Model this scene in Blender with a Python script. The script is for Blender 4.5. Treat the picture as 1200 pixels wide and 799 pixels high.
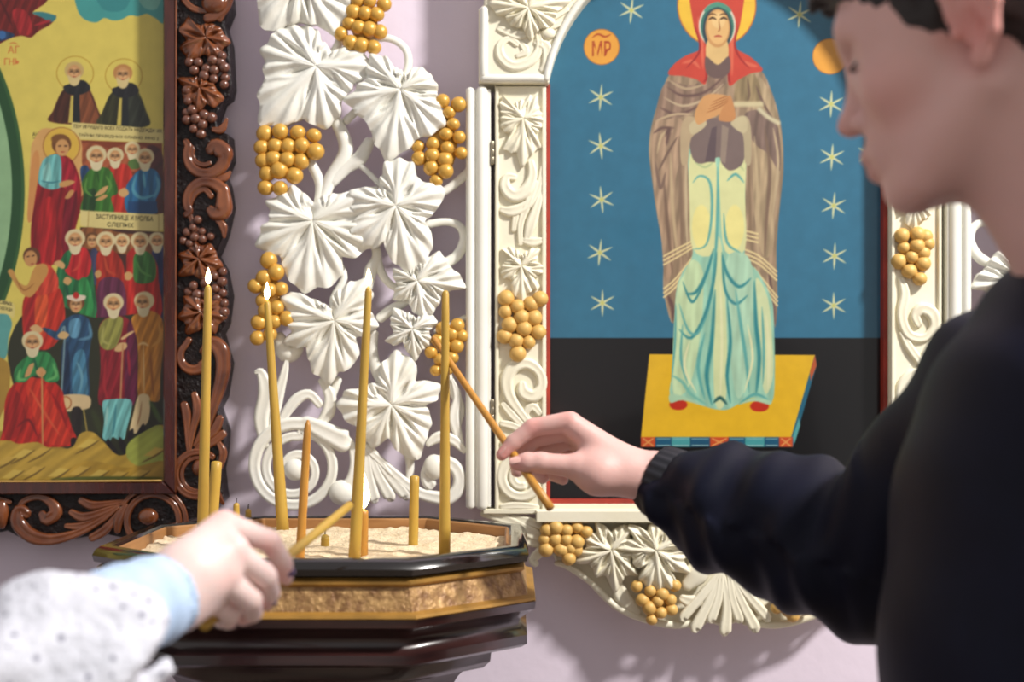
import bpy, bmesh, math, random
import numpy as np
from mathutils import Vector, Matrix
from mathutils.geometry import tessellate_polygon

for _o in list(bpy.data.objects):
    bpy.data.objects.remove(_o)
scene = bpy.context.scene
COL = scene.collection
random.seed(7)
R = math.radians
PI = math.pi

# ------------------------------------------------------------------ camera, world, lights, exposure
CAM = Vector((0, 0, 1.25))
FPX = 1667.0
PITCH = R(1.53)
cam_data = bpy.data.cameras.new('camera')
cam_data.sensor_width = 36.0
cam_data.lens = FPX / 1200 * 36
cam_data.clip_start = 0.05
cam_data.dof.use_dof = True
cam_data.dof.focus_distance = 1.80
cam_data.dof.aperture_fstop = 3.4
cam = bpy.data.objects.new('camera', cam_data)
cam.location = CAM
cam.rotation_euler = (PI / 2 + PITCH, 0, 0)
COL.objects.link(cam)
scene.camera = cam

world = bpy.data.worlds.new('world')
scene.world = world
world.use_nodes = True
bg = world.node_tree.nodes['Background']
bg.inputs[0].default_value = (1.0, 0.965, 0.95, 1)
bg.inputs[1].default_value = 0.42

def area_light(name, loc, target, size, power, col):
    d = bpy.data.lights.new(name, 'AREA')
    d.shape = 'DISK'
    d.size = size
    d.energy = power
    d.color = col
    o = bpy.data.objects.new(name, d)
    o.location = loc
    o.rotation_euler = (Vector(target) - Vector(loc)).to_track_quat('-Z', 'Y').to_euler()
    COL.objects.link(o)
    return o

# the shadows on the wall fall down and to the left: a ceiling lamp high on the right, in front of the wall
area_light('ceiling_lamp_right_offscreen', (2.16, 0.41, 3.51), (0.0, 2.1, 1.2), 0.38, 150, (1.0, 0.96, 0.91))

scene.view_settings.view_transform = 'Standard'
scene.view_settings.look = 'None'
scene.view_settings.gamma = 1.0
scene.view_settings.use_curve_mapping = False
scene.view_settings.exposure = 0.32

# ------------------------------------------------------------------ helpers
def PX(px, py, Y):
    """photograph pixel + distance from the camera plane -> world point"""
    cx = (px - 600) / FPX
    cy = (399.5 - py) / FPX
    d = Vector((cx, math.cos(PITCH) - cy * math.sin(PITCH), math.sin(PITCH) + cy * math.cos(PITCH)))
    return CAM + d * (Y / d.y)

def lin(c):
    out = []
    for v in c[:3]:
        v = v / 255.0
        out.append(v / 12.92 if v <= 0.04045 else ((v + 0.055) / 1.055) ** 2.4)
    return tuple(out) + (1.0,)

MATS = {}
def material(name, rgb, rough=0.5, metal=0.0, var=0.0, scale=30.0, bump=0.0, bscale=120.0, rgb2=None,
             coat=0.0, sss=0.0, spec=0.5, emit=None, estr=0.0, attr=None, stretch=None):
    if name in MATS:
        return MATS[name]
    m = bpy.data.materials.new(name)
    m.use_nodes = True
    nt = m.node_tree
    b = nt.nodes['Principled BSDF']
    b.inputs['Base Color'].default_value = lin(rgb)
    b.inputs['Roughness'].default_value = rough
    b.inputs['Metallic'].default_value = metal
    b.inputs['Specular IOR Level'].default_value = spec
    b.inputs['Coat Weight'].default_value = coat
    b.inputs['Coat Roughness'].default_value = 0.08
    if sss:
        b.inputs['Subsurface Weight'].default_value = sss
        b.inputs['Subsurface Radius'].default_value = (0.012, 0.005, 0.003)
        b.inputs['Subsurface Scale'].default_value = 0.6
    tc = nt.nodes.new('ShaderNodeTexCoord')
    vec = tc.outputs['Object']
    if stretch:
        mp = nt.nodes.new('ShaderNodeMapping')
        mp.inputs['Scale'].default_value = stretch
        nt.links.new(vec, mp.inputs['Vector'])
        vec = mp.outputs['Vector']
    src = None
    if attr:
        at = nt.nodes.new('ShaderNodeAttribute')
        at.attribute_name = attr
        src = at.outputs['Color']
    if var or rgb2:
        n = nt.nodes.new('ShaderNodeTexNoise')
        n.inputs['Scale'].default_value = scale
        n.inputs['Detail'].default_value = 4
        nt.links.new(vec, n.inputs['Vector'])
        mix = nt.nodes.new('ShaderNodeMix')
        mix.data_type = 'RGBA'
        rmp = nt.nodes.new('ShaderNodeMapRange')
        rmp.inputs[1].default_value = 0.3
        rmp.inputs[2].default_value = 0.7
        nt.links.new(n.outputs['Fac'], rmp.inputs[0])
        if attr:
            mix.blend_type = 'MULTIPLY'
            mix.inputs[0].default_value = 1.0
            rmp.inputs[3].default_value = 1.0 - var
            rmp.inputs[4].default_value = 1.0
            nt.links.new(src, mix.inputs[6])
            nt.links.new(rmp.outputs[0], mix.inputs[7])
        else:
            nt.links.new(rmp.outputs[0], mix.inputs[0])
            mix.inputs[6].default_value = lin(rgb)
            mix.inputs[7].default_value = lin(rgb2 if rgb2 else [max(0, v * (1 - var)) for v in rgb])
        src = mix.outputs[2]
    if src is not None:
        nt.links.new(src, b.inputs['Base Color'])
    if bump:
        n2 = nt.nodes.new('ShaderNodeTexNoise')
        n2.inputs['Scale'].default_value = bscale
        n2.inputs['Detail'].default_value = 5
        nt.links.new(vec, n2.inputs['Vector'])
        bp = nt.nodes.new('ShaderNodeBump')
        bp.inputs['Strength'].default_value = bump
        bp.inputs['Distance'].default_value = 0.004
        nt.links.new(n2.outputs['Fac'], bp.inputs['Height'])
        nt.links.new(bp.outputs[0], b.inputs['Normal'])
    if emit:
        b.inputs['Emission Color'].default_value = lin(emit)
        b.inputs['Emission Strength'].default_value = estr
    MATS[name] = m
    return m

def wloc(o):
    v = Vector((0, 0, 0))
    while o is not None:
        v += o.location
        o = o.parent
    return v

def mk(name, verts, faces, mat, parent=None, smooth=True, colors=None):
    """one mesh object from world-space vertices"""
    off = wloc(parent)
    me = bpy.data.meshes.new(name)
    me.from_pydata([(v[0] - off.x, v[1] - off.y, v[2] - off.z) for v in verts], [], [tuple(f) for f in faces])
    me.materials.append(mat)
    if smooth:
        me.polygons.foreach_set('use_smooth', [True] * len(me.polygons))
    if colors is not None:
        a = me.color_attributes.new('Col', 'FLOAT_COLOR', 'POINT')
        a.data.foreach_set('color', np.asarray(colors, dtype=np.float32).ravel())
    me.update()
    o = bpy.data.objects.new(name, me)
    COL.objects.link(o)
    o.parent = parent
    return o

def thing(name, label, cat, loc, group=None):
    o = bpy.data.objects.new(name, None)
    o.empty_display_size = 0.05
    o.location = loc
    COL.objects.link(o)
    o['label'] = label
    o['category'] = cat
    if group:
        o['group'] = group
    return o

def tag(o, label, cat, group=None):
    o['label'] = label
    o['category'] = cat
    if group:
        o['group'] = group
    return o

class MB:
    """collects vertices and faces"""
    def __init__(self):
        self.v = []
        self.f = []
    def add(self, vs, fs):
        n = len(self.v)
        self.v += [tuple(v) for v in vs]
        self.f += [tuple(i + n for i in f) for f in fs]
    def box(self, x0, x1, y0, y1, z0, z1, bev=0.0):
        bm = bmesh.new()
        bmesh.ops.create_cube(bm, size=1)
        for v in bm.verts:
            v.co = Vector(((x0 + x1) / 2 + v.co.x * (x1 - x0), (y0 + y1) / 2 + v.co.y * (y1 - y0), (z0 + z1) / 2 + v.co.z * (z1 - z0)))
        if bev:
            bmesh.ops.bevel(bm, geom=bm.edges[:], offset=bev, segments=2, affect='EDGES', profile=0.5)
        bm.verts.index_update()
        self.add([v.co[:] for v in bm.verts], [[v.index for v in f.verts] for f in bm.faces])
        bm.free()
    def sweep(self, pts, flat=1.0, seg=10, res=4, axis=None, groove=0.0):
        """tapered tube along pts [(Vector, radius)]; flat squashes the section along y"""
        P = [Vector(p) for p, r in pts]
        Rr = [r for p, r in pts]
        Q, RR = [], []
        n = len(P)
        for i in range(n - 1):
            p0 = P[max(i - 1, 0)]; p1 = P[i]; p2 = P[i + 1]; p3 = P[min(i + 2, n - 1)]
            for k in range(res):
                t = k / res
                Q.append(0.5 * ((2 * p1) + (p2 - p0) * t + (2 * p0 - 5 * p1 + 4 * p2 - p3) * t * t + (3 * p1 - p0 - 3 * p2 + p3) * t ** 3))
                RR.append(Rr[i] + (Rr[i + 1] - Rr[i]) * (t * t * (3 - 2 * t)))
        Q.append(P[-1]); RR.append(Rr[-1])
        # rounded caps
        t0 = (Q[1] - Q[0]).normalized(); t1 = (Q[-1] - Q[-2]).normalized()
        Q = [Q[0] - t0 * RR[0] * 0.8] + [Q[0] - t0 * RR[0] * 0.5] + Q + [Q[-1] + t1 * RR[-1] * 0.5] + [Q[-1] + t1 * RR[-1] * 0.8]
        RR = [RR[0] * 0.15, RR[0] * 0.8] + RR + [RR[-1] * 0.8, RR[-1] * 0.15]
        vs = []
        m = len(Q)
        for i in range(m):
            t = (Q[min(i + 1, m - 1)] - Q[max(i - 1, 0)])
            if t.length < 1e-9:
                t = Vector((0, 0, 1))
            t.normalize()
            nrm = Vector(axis if axis else (0, 1, 0))
            nrm = (nrm - t * nrm.dot(t))
            if nrm.length < 1e-4:
                nrm = Vector((1, 0, 0)) - t * t.x
            nrm.normalize()
            s = t.cross(nrm)
            for k in range(seg):
                a = 2 * PI * k / seg
                vs.append(Q[i] + s * (math.cos(a) * RR[i]) + nrm * (math.sin(a) * RR[i] * flat * (1 - groove * math.exp(-(math.cos(a) / 0.42) ** 2))))
        fs = []
        for i in range(m - 1):
            for k in range(seg):
                k2 = (k + 1) % seg
                fs.append((i * seg + k, i * seg + k2, (i + 1) * seg + k2, (i + 1) * seg + k))
        fs.append(tuple(range(seg - 1, -1, -1)))
        fs.append(tuple((m - 1) * seg + k for k in range(seg)))
        self.add(vs, fs)
    def prism(self, poly, y0, y1, bev=0.0):
        """polygon [(x,z)] extruded from y1 (back) to y0 (front), front edge chamfered by bev"""
        area = sum(poly[i][0] * poly[(i + 1) % len(poly)][1] - poly[(i + 1) % len(poly)][0] * poly[i][1] for i in range(len(poly)))
        if area < 0:
            poly = poly[::-1]
        n = len(poly)
        rings = [(y1, 0.0), (y0 + bev, 0.0)]
        if bev:
            rings.append((y0, bev))
        vs = []
        for y, inset in rings:
            for i in range(n):
                p = Vector(poly[i]); a = Vector(poly[i - 1]); c = Vector(poly[(i + 1) % n])
                if inset:
                    e1 = (p - a).normalized(); e2 = (c - p).normalized()
                    nn = Vector((-e1.y - e2.y, e1.x + e2.x))
                    if nn.length > 1e-6:
                        nn.normalize()
                    p = p + nn * inset
                vs.append((p.x, y, p.y))
        fs = []
        for r in range(len(rings) - 1):
            for i in range(n):
                j = (i + 1) % n
                fs.append((r * n + i, r * n + j, (r + 1) * n + j, (r + 1) * n + i))
        top = (len(rings) - 1) * n
        tri = tessellate_polygon([[Vector((vs[top + i][0], vs[top + i][2], 0)) for i in range(n)]])
        for t in tri:
            fs.append(tuple(top + i for i in t))
            fs.append(tuple(i for i in reversed(t)))
        self.add(vs, fs)
    def octa(self, cx, cy, rings, chamfer, closed_top=True, closed_bottom=True):
        """stack of chamfered squares: rings [(half width, z)]"""
        n = 8
        base = len(self.v)
        vs, fs = [], []
        for hw, z in rings:
            c = chamfer * hw
            a = hw - c
            for x, y in ((a, -hw), (hw, -a), (hw, a), (a, hw), (-a, hw), (-hw, a), (-hw, -a), (-a, -hw)):
                vs.append((cx + x, cy + y, z))
        for r in range(len(rings) - 1):
            for i in range(n):
                j = (i + 1) % n
                fs.append((r * n + i, r * n + j, (r + 1) * n + j, (r + 1) * n + i))
        if closed_bottom:
            fs.append(tuple(range(n - 1, -1, -1)))
        if closed_top:
            fs.append(tuple((len(rings) - 1) * n + i for i in range(n)))
        self.add(vs, fs)
    def ellipsoid(self, c, r, nu=14, nv=8):
        vs, fs = [(c[0], c[1], c[2] + r[2])], []
        for j in range(1, nv):
            t = PI * j / nv
            for i in range(nu):
                a = 2 * PI * i / nu
                vs.append((c[0] + r[0] * math.sin(t) * math.cos(a), c[1] + r[1] * math.sin(t) * math.sin(a), c[2] + r[2] * math.cos(t)))
        vs.append((c[0], c[1], c[2] - r[2]))
        for i in range(nu):
            fs.append((0, 1 + i, 1 + (i + 1) % nu))
        for j in range(nv - 2):
            for i in range(nu):
                k = (i + 1) % nu
                fs.append((1 + j * nu + i, 1 + (j + 1) * nu + i, 1 + (j + 1) * nu + k, 1 + j * nu + k))
        L = len(vs) - 1
        for i in range(nu):
            fs.append((L, 1 + (nv - 2) * nu + (i + 1) % nu, 1 + (nv - 2) * nu + i))
        self.add(vs, fs)
    def build(self, name, mat, parent=None, smooth=True, kind=None):
        o = mk(name, self.v, self.f, mat, parent, smooth)
        if kind:
            o['kind'] = kind
        return o

def auto_smooth(o, deg=35):
    me = o.data
    bm = bmesh.new(); bm.from_mesh(me)
    bmesh.ops.recalc_face_normals(bm, faces=bm.faces[:])
    for e in bm.edges:
        e.smooth = not (len(e.link_faces) == 2 and e.calc_face_angle(0) > R(deg))
    bm.to_mesh(me); bm.free()
    return o

def pxs(Y):
    return Y / FPX

# ------------------------------------------------------------------ materials
M_wall = material('lilac_plaster', (228, 215, 231), 0.85, var=0.03, scale=6, bump=0.12, bscale=60)
M_floor = material('stone_floor', (150, 135, 120), 0.4, var=0.15, scale=4)
M_white = material('ivory_paint', (234, 233, 226), 0.36, rgb2=(226, 224, 212), scale=14, bump=0.05, bscale=200, coat=0.15)
M_cream = material('cream_paint', (234, 229, 209), 0.42, rgb2=(228, 221, 196), scale=12, bump=0.06, bscale=160)
M_gold = material('matt_gold_paint', (212, 166, 80), 0.33, metal=0.2, rgb2=(198, 150, 62), scale=60)
M_goldp = material('ochre_gold_paint', (214, 174, 100), 0.5, metal=0.05, rgb2=(204, 160, 84), scale=60)
M_mahog = material('mahogany_varnish', (74, 28, 18), 0.22, rgb2=(52, 18, 13), scale=18, coat=0.6, stretch=(6, 6, 1))
M_carve = material('carved_varnished_wood', (132, 74, 40), 0.2, rgb2=(80, 38, 20), scale=22, coat=0.7)
M_dark = material('dark_stained_wood', (26, 14, 14), 0.3, rgb2=(16, 9, 10), scale=25, spec=0.35, bump=0.9, bscale=170)
M_berry = material('dark_berry_wood', (112, 68, 52), 0.2, coat=0.7, var=0.2, scale=40)
M_ebony = material('black_lacquer', (22, 17, 18), 0.18, coat=0.5, var=0.2, scale=20)
M_stand = material('dark_walnut', (52, 26, 24), 0.28, rgb2=(30, 15, 16), scale=12, coat=0.35, stretch=(1, 1, 12), bump=0.03)
M_ochre = material('old_gold_leaf', (186, 140, 66), 0.42, metal=0.35, var=0.2, scale=30)
M_emb = material('embossed_gold_band', (190, 152, 98), 0.45, metal=0.25, rgb2=(120, 84, 50), scale=85, bump=1.0, bscale=110)
M_tray = material('tray_wood', (168, 122, 74), 0.45, rgb2=(138, 94, 52), scale=10, stretch=(1, 1, 8))
M_sand = material('pale_sand', (232, 214, 182), 0.95, rgb2=(212, 190, 154), scale=60, bump=0.8, bscale=250)
M_wax = material('beeswax', (188, 154, 66), 0.42, rgb2=(176, 140, 56), scale=14, sss=0.12)
M_waxo = material('amber_wax', (190, 138, 58), 0.42, rgb2=(176, 122, 48), scale=14, sss=0.12)
M_wick = material('charred_wick', (38, 30, 26), 0.9)
M_flame = material('candle_flame', (255, 236, 190), 0.5, emit=(255, 226, 165), estr=9.0)
M_hinge = material('brass_hinge', (160, 150, 130), 0.3, metal=0.9)
M_paint = material('icon_paint', (255, 255, 255), 0.3, attr='Col', var=0.10, scale=45, coat=0.25)

WALL_Y = 2.12
# ------------------------------------------------------------------ setting
mb = MB(); mb.box(-3.5, 3.5, WALL_Y, WALL_Y + 0.2, 0, 3.6)
w = mb.build('wall_back', M_wall, smooth=False, kind='structure')
mb = MB(); mb.box(-3.5, 3.5, -2.5, WALL_Y, -0.1, 0.0)
mb.build('floor', M_floor, smooth=False, kind='structure')

# ------------------------------------------------------------------ carved ornament
GRAPE_MESH = {}
def grape_mesh(mat):
    if mat.name not in GRAPE_MESH:
        m = MB(); m.ellipsoid((0, 0, 0), (1, 1, 1), 14, 9)
        me = bpy.data.meshes.new('grape')
        me.from_pydata(m.v, [], m.f)
        me.materials.append(mat)
        me.polygons.foreach_set('use_smooth', [True] * len(me.polygons))
        GRAPE_MESH[mat.name] = me
    return GRAPE_MESH[mat.name]

class Orn:
    """carving laid out in photograph units on an upright plane at distance Y"""
    def __init__(self, parent, Y, mat, mirror=None, dy=0.0):
        self.p = parent; self.Y = Y; self.mat = mat; self.m = mirror; self.dy = dy
        self.s = Y / FPX
    def pt(self, x, y, d=0.0):
        if self.m is not None:
            x = 2 * self.m - x
        v = PX(x, y + self.dy, self.Y)
        return Vector((v.x, self.Y - d, v.z))
    def sweep(self, name, pts, d=0.0, flat=0.75, mat=None, parent=None, seg=None, res=4):
        m = MB()
        gr = 0.5 if name in ('volute', 'acanthus', 'scroll', 'leaf_tip') else 0.0
        seg = seg or (16 if gr else 10)
        m.sweep([(self.pt(p[0], p[1], d + (p[3] if len(p) > 3 else 0)), p[2] * self.s) for p in pts], flat, seg, res, None, gr)
        o = m.build(name, mat or self.mat, parent or self.p)
        return o
    def board(self, name, pts, d0, d1, bev=0.0, mat=None, parent=None, smooth=False):
        """outline in pixels, from d1 (behind) to d0 (in front of the plane)"""
        m = MB()
        poly = [(self.pt(x, y).x, self.pt(x, y).z) for x, y in pts]
        m.prism(poly, self.Y - d0, self.Y - d1, bev)
        return m.build(name, mat or self.mat, parent or self.p, smooth)
    def leaf(self, c, outline, veins=None, h=0.017, d=0.0, back=0.012, mat=None, name='leaf', K=15.0, parent=None, pleat=0.17, ser=0.018):
        """carved vine leaf: outline points around the centre c, one raised vein per lobe tip"""
        pol = sorted([(math.atan2(t[1] - c[1], t[0] - c[0]), math.hypot(t[0] - c[0], t[1] - c[1])) for t in outline])
        n = len(pol)
        if veins is None:
            veins = []
            for i in range(n):
                r = pol[i][1]
                if r >= pol[i - 1][1] and r >= pol[(i + 1) % n][1]:
                    veins.append((c[0] + r * math.cos(pol[i][0]), c[1] + r * math.sin(pol[i][0])))
        vp = sorted([(math.atan2(t[1] - c[1], t[0] - c[0]), math.hypot(t[0] - c[0], t[1] - c[1])) for t in veins])
        nv = len(vp)
        N, S = 180, 13
        prof = []
        rm = sum(r for _, r in pol) / n
        for k in range(N):
            th = -PI + 2 * PI * (k + 0.5) / N
            i1 = next((i for i in range(n) if pol[i][0] > th), 0)
            a0, r0 = pol[i1 - 1]; a1, r1 = pol[i1]
            g = (a1 - a0) % (2 * PI); t = ((th - a0) % (2 * PI)) / max(g, 1e-6)
            r = r0 + (r1 - r0) * (t * t * (3 - 2 * t) * 0.6 + 0.4 * t)
            j1 = next((i for i in range(nv) if vp[i][0] > th), 0)
            b0, q0 = vp[j1 - 1]; b1, q1 = vp[j1]
            gv = (b1 - b0) % (2 * PI) or 2 * PI
            tv = ((th - b0) % (2 * PI)) / gv
            ang = min(tv, 1 - tv) * gv
            rt = q0 if tv < 0.5 else q1
            x = min(tv, 1 - tv) * 2
            fan = math.atan2(r * math.sin(ang), max(r * math.cos(ang) - 0.22 * rt, 1e-3))
            r *= 1 + ser * math.cos(fan * K)
            prof.append((th, r, ang, rt, x))
        vs, fs = [], []
        vs.append(self.pt(c[0], c[1], d + h * 0.75))
        for j in range(1, S + 1):
            s = j / S
            for th, r, ang, rt, x in prof:
                rr = r * s
                al = rr * math.cos(ang); ac = rr * math.sin(ang)
                vein = math.exp(-(ac / (0.085 * rm * (1.2 - 0.7 * s))) ** 2)
                fan = math.atan2(ac, max(al - 0.22 * rt, 1e-3))
                pl = math.cos(fan * K)
                fd = min(1.0, max(0.0, (s - 0.28) / 0.35)) * min(1.0, x * 3)
                z = 0.48 + 0.36 * vein * (1 - 0.55 * s) + pleat * pl * fd
                z += 0.28 * math.sin(PI * min(1.0, x * 1.05)) * s * (1.3 - s)
                z -= 0.40 * x ** 3 * math.exp(-((s - 0.42) / 0.26) ** 2)          # drilled hollow between lobes
                z += 0.16 * math.sin(s * PI * 0.9) - 0.36 * max(0, s - 0.75) / 0.25 * (1 - 0.7 * x)
                vs.append(self.pt(c[0] + math.cos(th) * rr, c[1] + math.sin(th) * rr, d + h * z))
        for th, r, ang, rt, x in prof:
            vs.append(self.pt(c[0] + math.cos(th) * r * 0.97, c[1] + math.sin(th) * r * 0.97, d - back))
        for k in range(N):
            k2 = (k + 1) % N
            fs.append((0, 1 + k2, 1 + k))
            for j in range(S):
                fs.append((1 + j * N + k, 1 + j * N + k2, 1 + (j + 1) * N + k2, 1 + (j + 1) * N + k))
        fs.append(tuple(1 + S * N + k for k in range(N)))
        o = mk(name, vs, fs, mat or self.mat, parent or self.p)
        auto_smooth(o, 75)
        return o
    def grapes(self, pts, r, mat=None, d=0.004, backing=True, stuff=False, name='grape_cluster'):
        mat = mat or M_gold
        cx = sum(p[0] for p in pts) / len(pts); cy = sum(p[1] for p in pts) / len(pts)
        rx = max(abs(p[0] - cx) for p in pts); ry = max(abs(p[1] - cy) for p in pts)
        m = MB()
        c = self.pt(cx, cy, d - 0.006)
        m.ellipsoid(c, (max(rx, r) * self.s * 0.62, r * self.s * 0.5, max(ry, r) * self.s * 0.7))
        cl = m.build(name, mat, self.p)
        for i, p in enumerate(pts):
            o = bpy.data.objects.new('grape', grape_mesh(mat))
            k = 1.06 * r * self.s * (1 + 0.10 * math.sin(i * 2.7 + p[0])) * (p[2] if len(p) > 2 else 1)
            w = self.pt(p[0] + 0.6 * math.sin(i * 5.1), p[1] + 0.6 * math.cos(i * 3.3), d + 0.004 * (1 - abs(p[0] - cx) / (rx + r)) + 0.0012 * math.sin(i * 1.9))
            o.location = w - wloc(cl)
            o.scale = (k * 1.04, k, k * (1 + 0.05 * math.cos(i)))
            o.rotation_euler = (0.3 * math.sin(i), 0.3 * math.cos(i * 2), 0)
            COL.objects.link(o)
            o.parent = cl
        return cl

def spiral(cx, cy, r0, r1, a0, a1, t0, t1, n=16):
    """points (x, y, halfwidth) of a volute; angles in degrees, photograph axes"""
    out = []
    for i in range(n + 1):
        t = i / n
        a = R(a0 + (a1 - a0) * t)
        r = r0 + (r1 - r0) * t
        out.append((cx + r * math.cos(a), cy + r * math.sin(a), t0 + (t1 - t0) * t))
    return out

# ---- openwork vine panels either side of the white icon case
def vine_panel(mirror, label):
    Y = 2.062
    x = 560 if mirror is None else 2 * mirror - 560
    b = PX(x, 640, WALL_Y)
    th = thing('carved_vine_panel', label, 'carving', (b.x, WALL_Y, b.z), 'openwork vine panels beside the arched icon')
    o = Orn(th, Y, M_white, mirror)
    # hinged stile: two half-round ribs on a flat bar
    o.board('stile', [(546, 105), (575, 105), (575, 594), (546, 594)], 0.006, -0.057, 0.002)
    for cx, r in ((551.5, 5.0), (565, 6.8)):
        m = MB()
        m.sweep([(o.pt(cx, 107, 0.006), r * o.s), (o.pt(cx, 340, 0.006), r * o.s), (o.pt(cx, 592, 0.006), r * o.s)], 0.8, 10, 2)
        m.build('stile_rib', M_white, th)
    # stems
    st = [
        [(380, -60, 7), (392, -10, 6), (398, 40, 5), (385, 70, 7)],
        [(430, 45, 4), (455, 43, 4.5), (474, 55, 4.5), (478, 75, 5), (470, 100, 6)],
        [(372, 95, 8), (384, 125, 7), (400, 155, 8), (404, 178, 9), (388, 205, 8), (378, 232, 7), (370, 258, 7)],
        [(432, 165, 7), (420, 185, 9), (405, 195, 8), (388, 212, 7)],
        [(405, 140, 5), (418, 128, 5), (440, 118, 4)],
        [(418, 190, 3.4), (432, 202, 3.2), (448, 220, 3.6), (458, 236, 4)],
        [(352, 178, 6), (364, 192, 6), (374, 215, 6), (372, 240, 6)],
        [(560, 190, 5), (540, 208, 5.5), (522, 222, 5), (500, 232, 5)],
        [(500, 262, 5), (522, 259, 4.5), (538, 264, 5), (544, 280, 6), (534, 300, 6.5), (512, 312, 6), (492, 322, 5)],
        [(438, 285, 5), (441, 300, 6), (434, 316, 8), (430, 332, 7), (425, 350, 5)],
        [(442, 300, 4), (446, 318, 5), (456, 332, 4.5), (470, 340, 4)],
        [(395, 305, 4), (402, 325, 4.5), (390, 350, 5), (392, 372, 5)],
        [(445, 372, 6), (458, 362, 6), (476, 352, 5), (488, 335, 4)],
        [(438, 390, 5), (436, 410, 6), (440, 432, 7), (450, 455, 6)],
        [(470, 395, 4), (484, 384, 5)],
        [(325, 395, 8), (335, 412, 13), (345, 408, 10), (340, 395, 6)],
        [(395, 445, 5), (385, 470, 6), (378, 495, 7), (352, 505, 8)],
        [(545, 372, 4), (530, 380, 4), (510, 388, 3)],
        [(525, 440, 5), (532, 460, 6), (540, 480, 5), (534, 505, 4)],
        [(478, 530, 6), (480, 550, 5), (476, 572, 4)],
    ]
    for s in st:
        o.sweep('vine_stem', s, -0.010, 0.8)
    # leaves
    o.leaf((355, -22), [(303, 18), (304, 2), (300, -30), (330, -60), (370, -70), (405, -50), (411, -10), (409, 14), (402, 32), (393, 43), (380, 36), (370, 30), (350, 28), (338, 31), (325, 39), (310, 37)],
           [(304, 30), (395, 42), (345, 28), (410, -20), (300, -30), (370, -70)], d=0.004, K=13)
    o.leaf((372, 80), [(306, 60), (311, 76), (310, 92), (304, 117), (306, 147), (330, 149), (344, 145), (357, 141), (380, 152), (396, 140), (402, 117), (415, 100), (440, 80), (424, 60), (405, 55), (390, 62), (378, 50), (372, 35), (352, 31), (335, 32), (318, 46)],
           [(306, 60), (306, 142), (384, 152), (440, 78), (345, 31)], d=0.002)
    o.leaf((470, 108), [(435, 66), (452, 68), (464, 82), (477, 90), (490, 80), (504, 88), (514, 106), (512, 118), (522, 148), (506, 160), (491, 164), (479, 176), (454, 190), (444, 176), (436, 158), (432, 146), (416, 132), (404, 119), (418, 106), (430, 94), (431, 80)],
           [(436, 66), (506, 90), (522, 148), (455, 190), (404, 119)], d=0.008)
    o.leaf((368, 260), [(312, 237), (325, 230), (345, 218), (358, 228), (368, 238), (382, 230), (400, 228), (415, 224), (441, 220), (442, 245), (430, 262), (440, 289), (430, 293), (418, 302), (402, 302), (401, 322), (390, 336), (376, 337), (358, 343), (345, 335), (335, 318), (328, 300), (312, 297), (301, 288), (307, 268), (318, 258), (316, 246)],
           [(313, 237), (301, 288), (358, 343), (402, 320), (440, 289), (441, 221)], d=0.002)
    o.leaf((465, 243), [(452, 192), (468, 187), (484, 192), (490, 210), (500, 216), (519, 219), (522, 230), (512, 246), (498, 260), (507, 276), (506, 296), (497, 312), (480, 321), (466, 312), (455, 298), (450, 284), (438, 293), (424, 287), (411, 268), (420, 252), (411, 240), (411, 224), (430, 221), (445, 224), (448, 208)],
           [(469, 187), (521, 225), (507, 284), (481, 321), (426, 290), (411, 230)], d=0.008)
    o.leaf((490, 330), [(461, 315), (476, 318), (488, 312), (502, 302), (515, 295), (528, 312), (546, 338), (530, 340), (518, 346), (511, 362), (498, 379), (488, 368), (478, 352), (461, 351), (466, 335)],
           [(461, 315), (515, 295), (546, 338), (498, 379), (461, 352)], d=0.003)
    o.leaf((393, 376), [(331, 350), (340, 342), (352, 344), (366, 350), (380, 356), (388, 360), (393, 344), (402, 338), (413, 330), (429, 327), (438, 345), (430, 360), (444, 382), (430, 392), (417, 396), (421, 416), (412, 431), (399, 436), (386, 451), (372, 440), (361, 420), (360, 406), (346, 408), (333, 402), (342, 388), (338, 370)],
           [(331, 350), (333, 403), (386, 451), (420, 418), (444, 382), (430, 328)], d=0.003)
    o.leaf((484, 386), [(452, 399), (462, 390), (459, 372), (462, 361), (476, 366), (488, 373), (502, 366), (513, 376), (503, 388), (505, 404), (495, 410), (487, 423), (478, 412), (473, 400), (461, 405)],
           [(452, 400), (461, 362), (508, 370), (504, 405), (487, 423)], d=0.004)
    o.leaf((460, 474), [(450, 424), (465, 411), (488, 425), (488, 446), (517, 451), (514, 468), (500, 474), (506, 496), (498, 517), (493, 537), (478, 537), (465, 526), (456, 512), (440, 524), (427, 516), (421, 500), (410, 496), (396, 474), (404, 459), (424, 454), (444, 448)],
           [(465, 411), (517, 453), (506, 497), (486, 538), (437, 524), (396, 474)], d=0.006)
    # grape clusters
    o.grapes([(400, 40), (412, 52), (424, 54), (438, 57), (420, 33), (433, 36), (446, 38), (415, 16), (428, 17), (441, 18), (419, 2), (434, 3), (451, 6), (410, 28)], 8.6)
    o.grapes([(311, 157), (330, 156), (350, 156), (368, 160), (307, 173), (323, 172), (339, 172), (355, 172), (370, 178), (309, 189), (321, 187), (338, 188), (354, 190), (314, 204), (328, 201), (345, 206), (312, 221), (330, 221)], 9.2)
    o.grapes([(519, 119), (538, 124), (527, 132), (531, 147), (522, 158), (538, 162), (491, 172), (508, 170), (524, 174), (540, 180), (491, 186), (507, 183), (522, 188), (506, 197), (522, 202), (511, 212)], 8.2)
    o.grapes([(316, 305), (325, 320), (311, 325), (300, 336), (316, 340), (330, 339), (309, 352), (326, 361), (337, 373), (304, 378), (322, 377), (303, 396), (318, 392), (313, 364)], 8.6)
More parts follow.
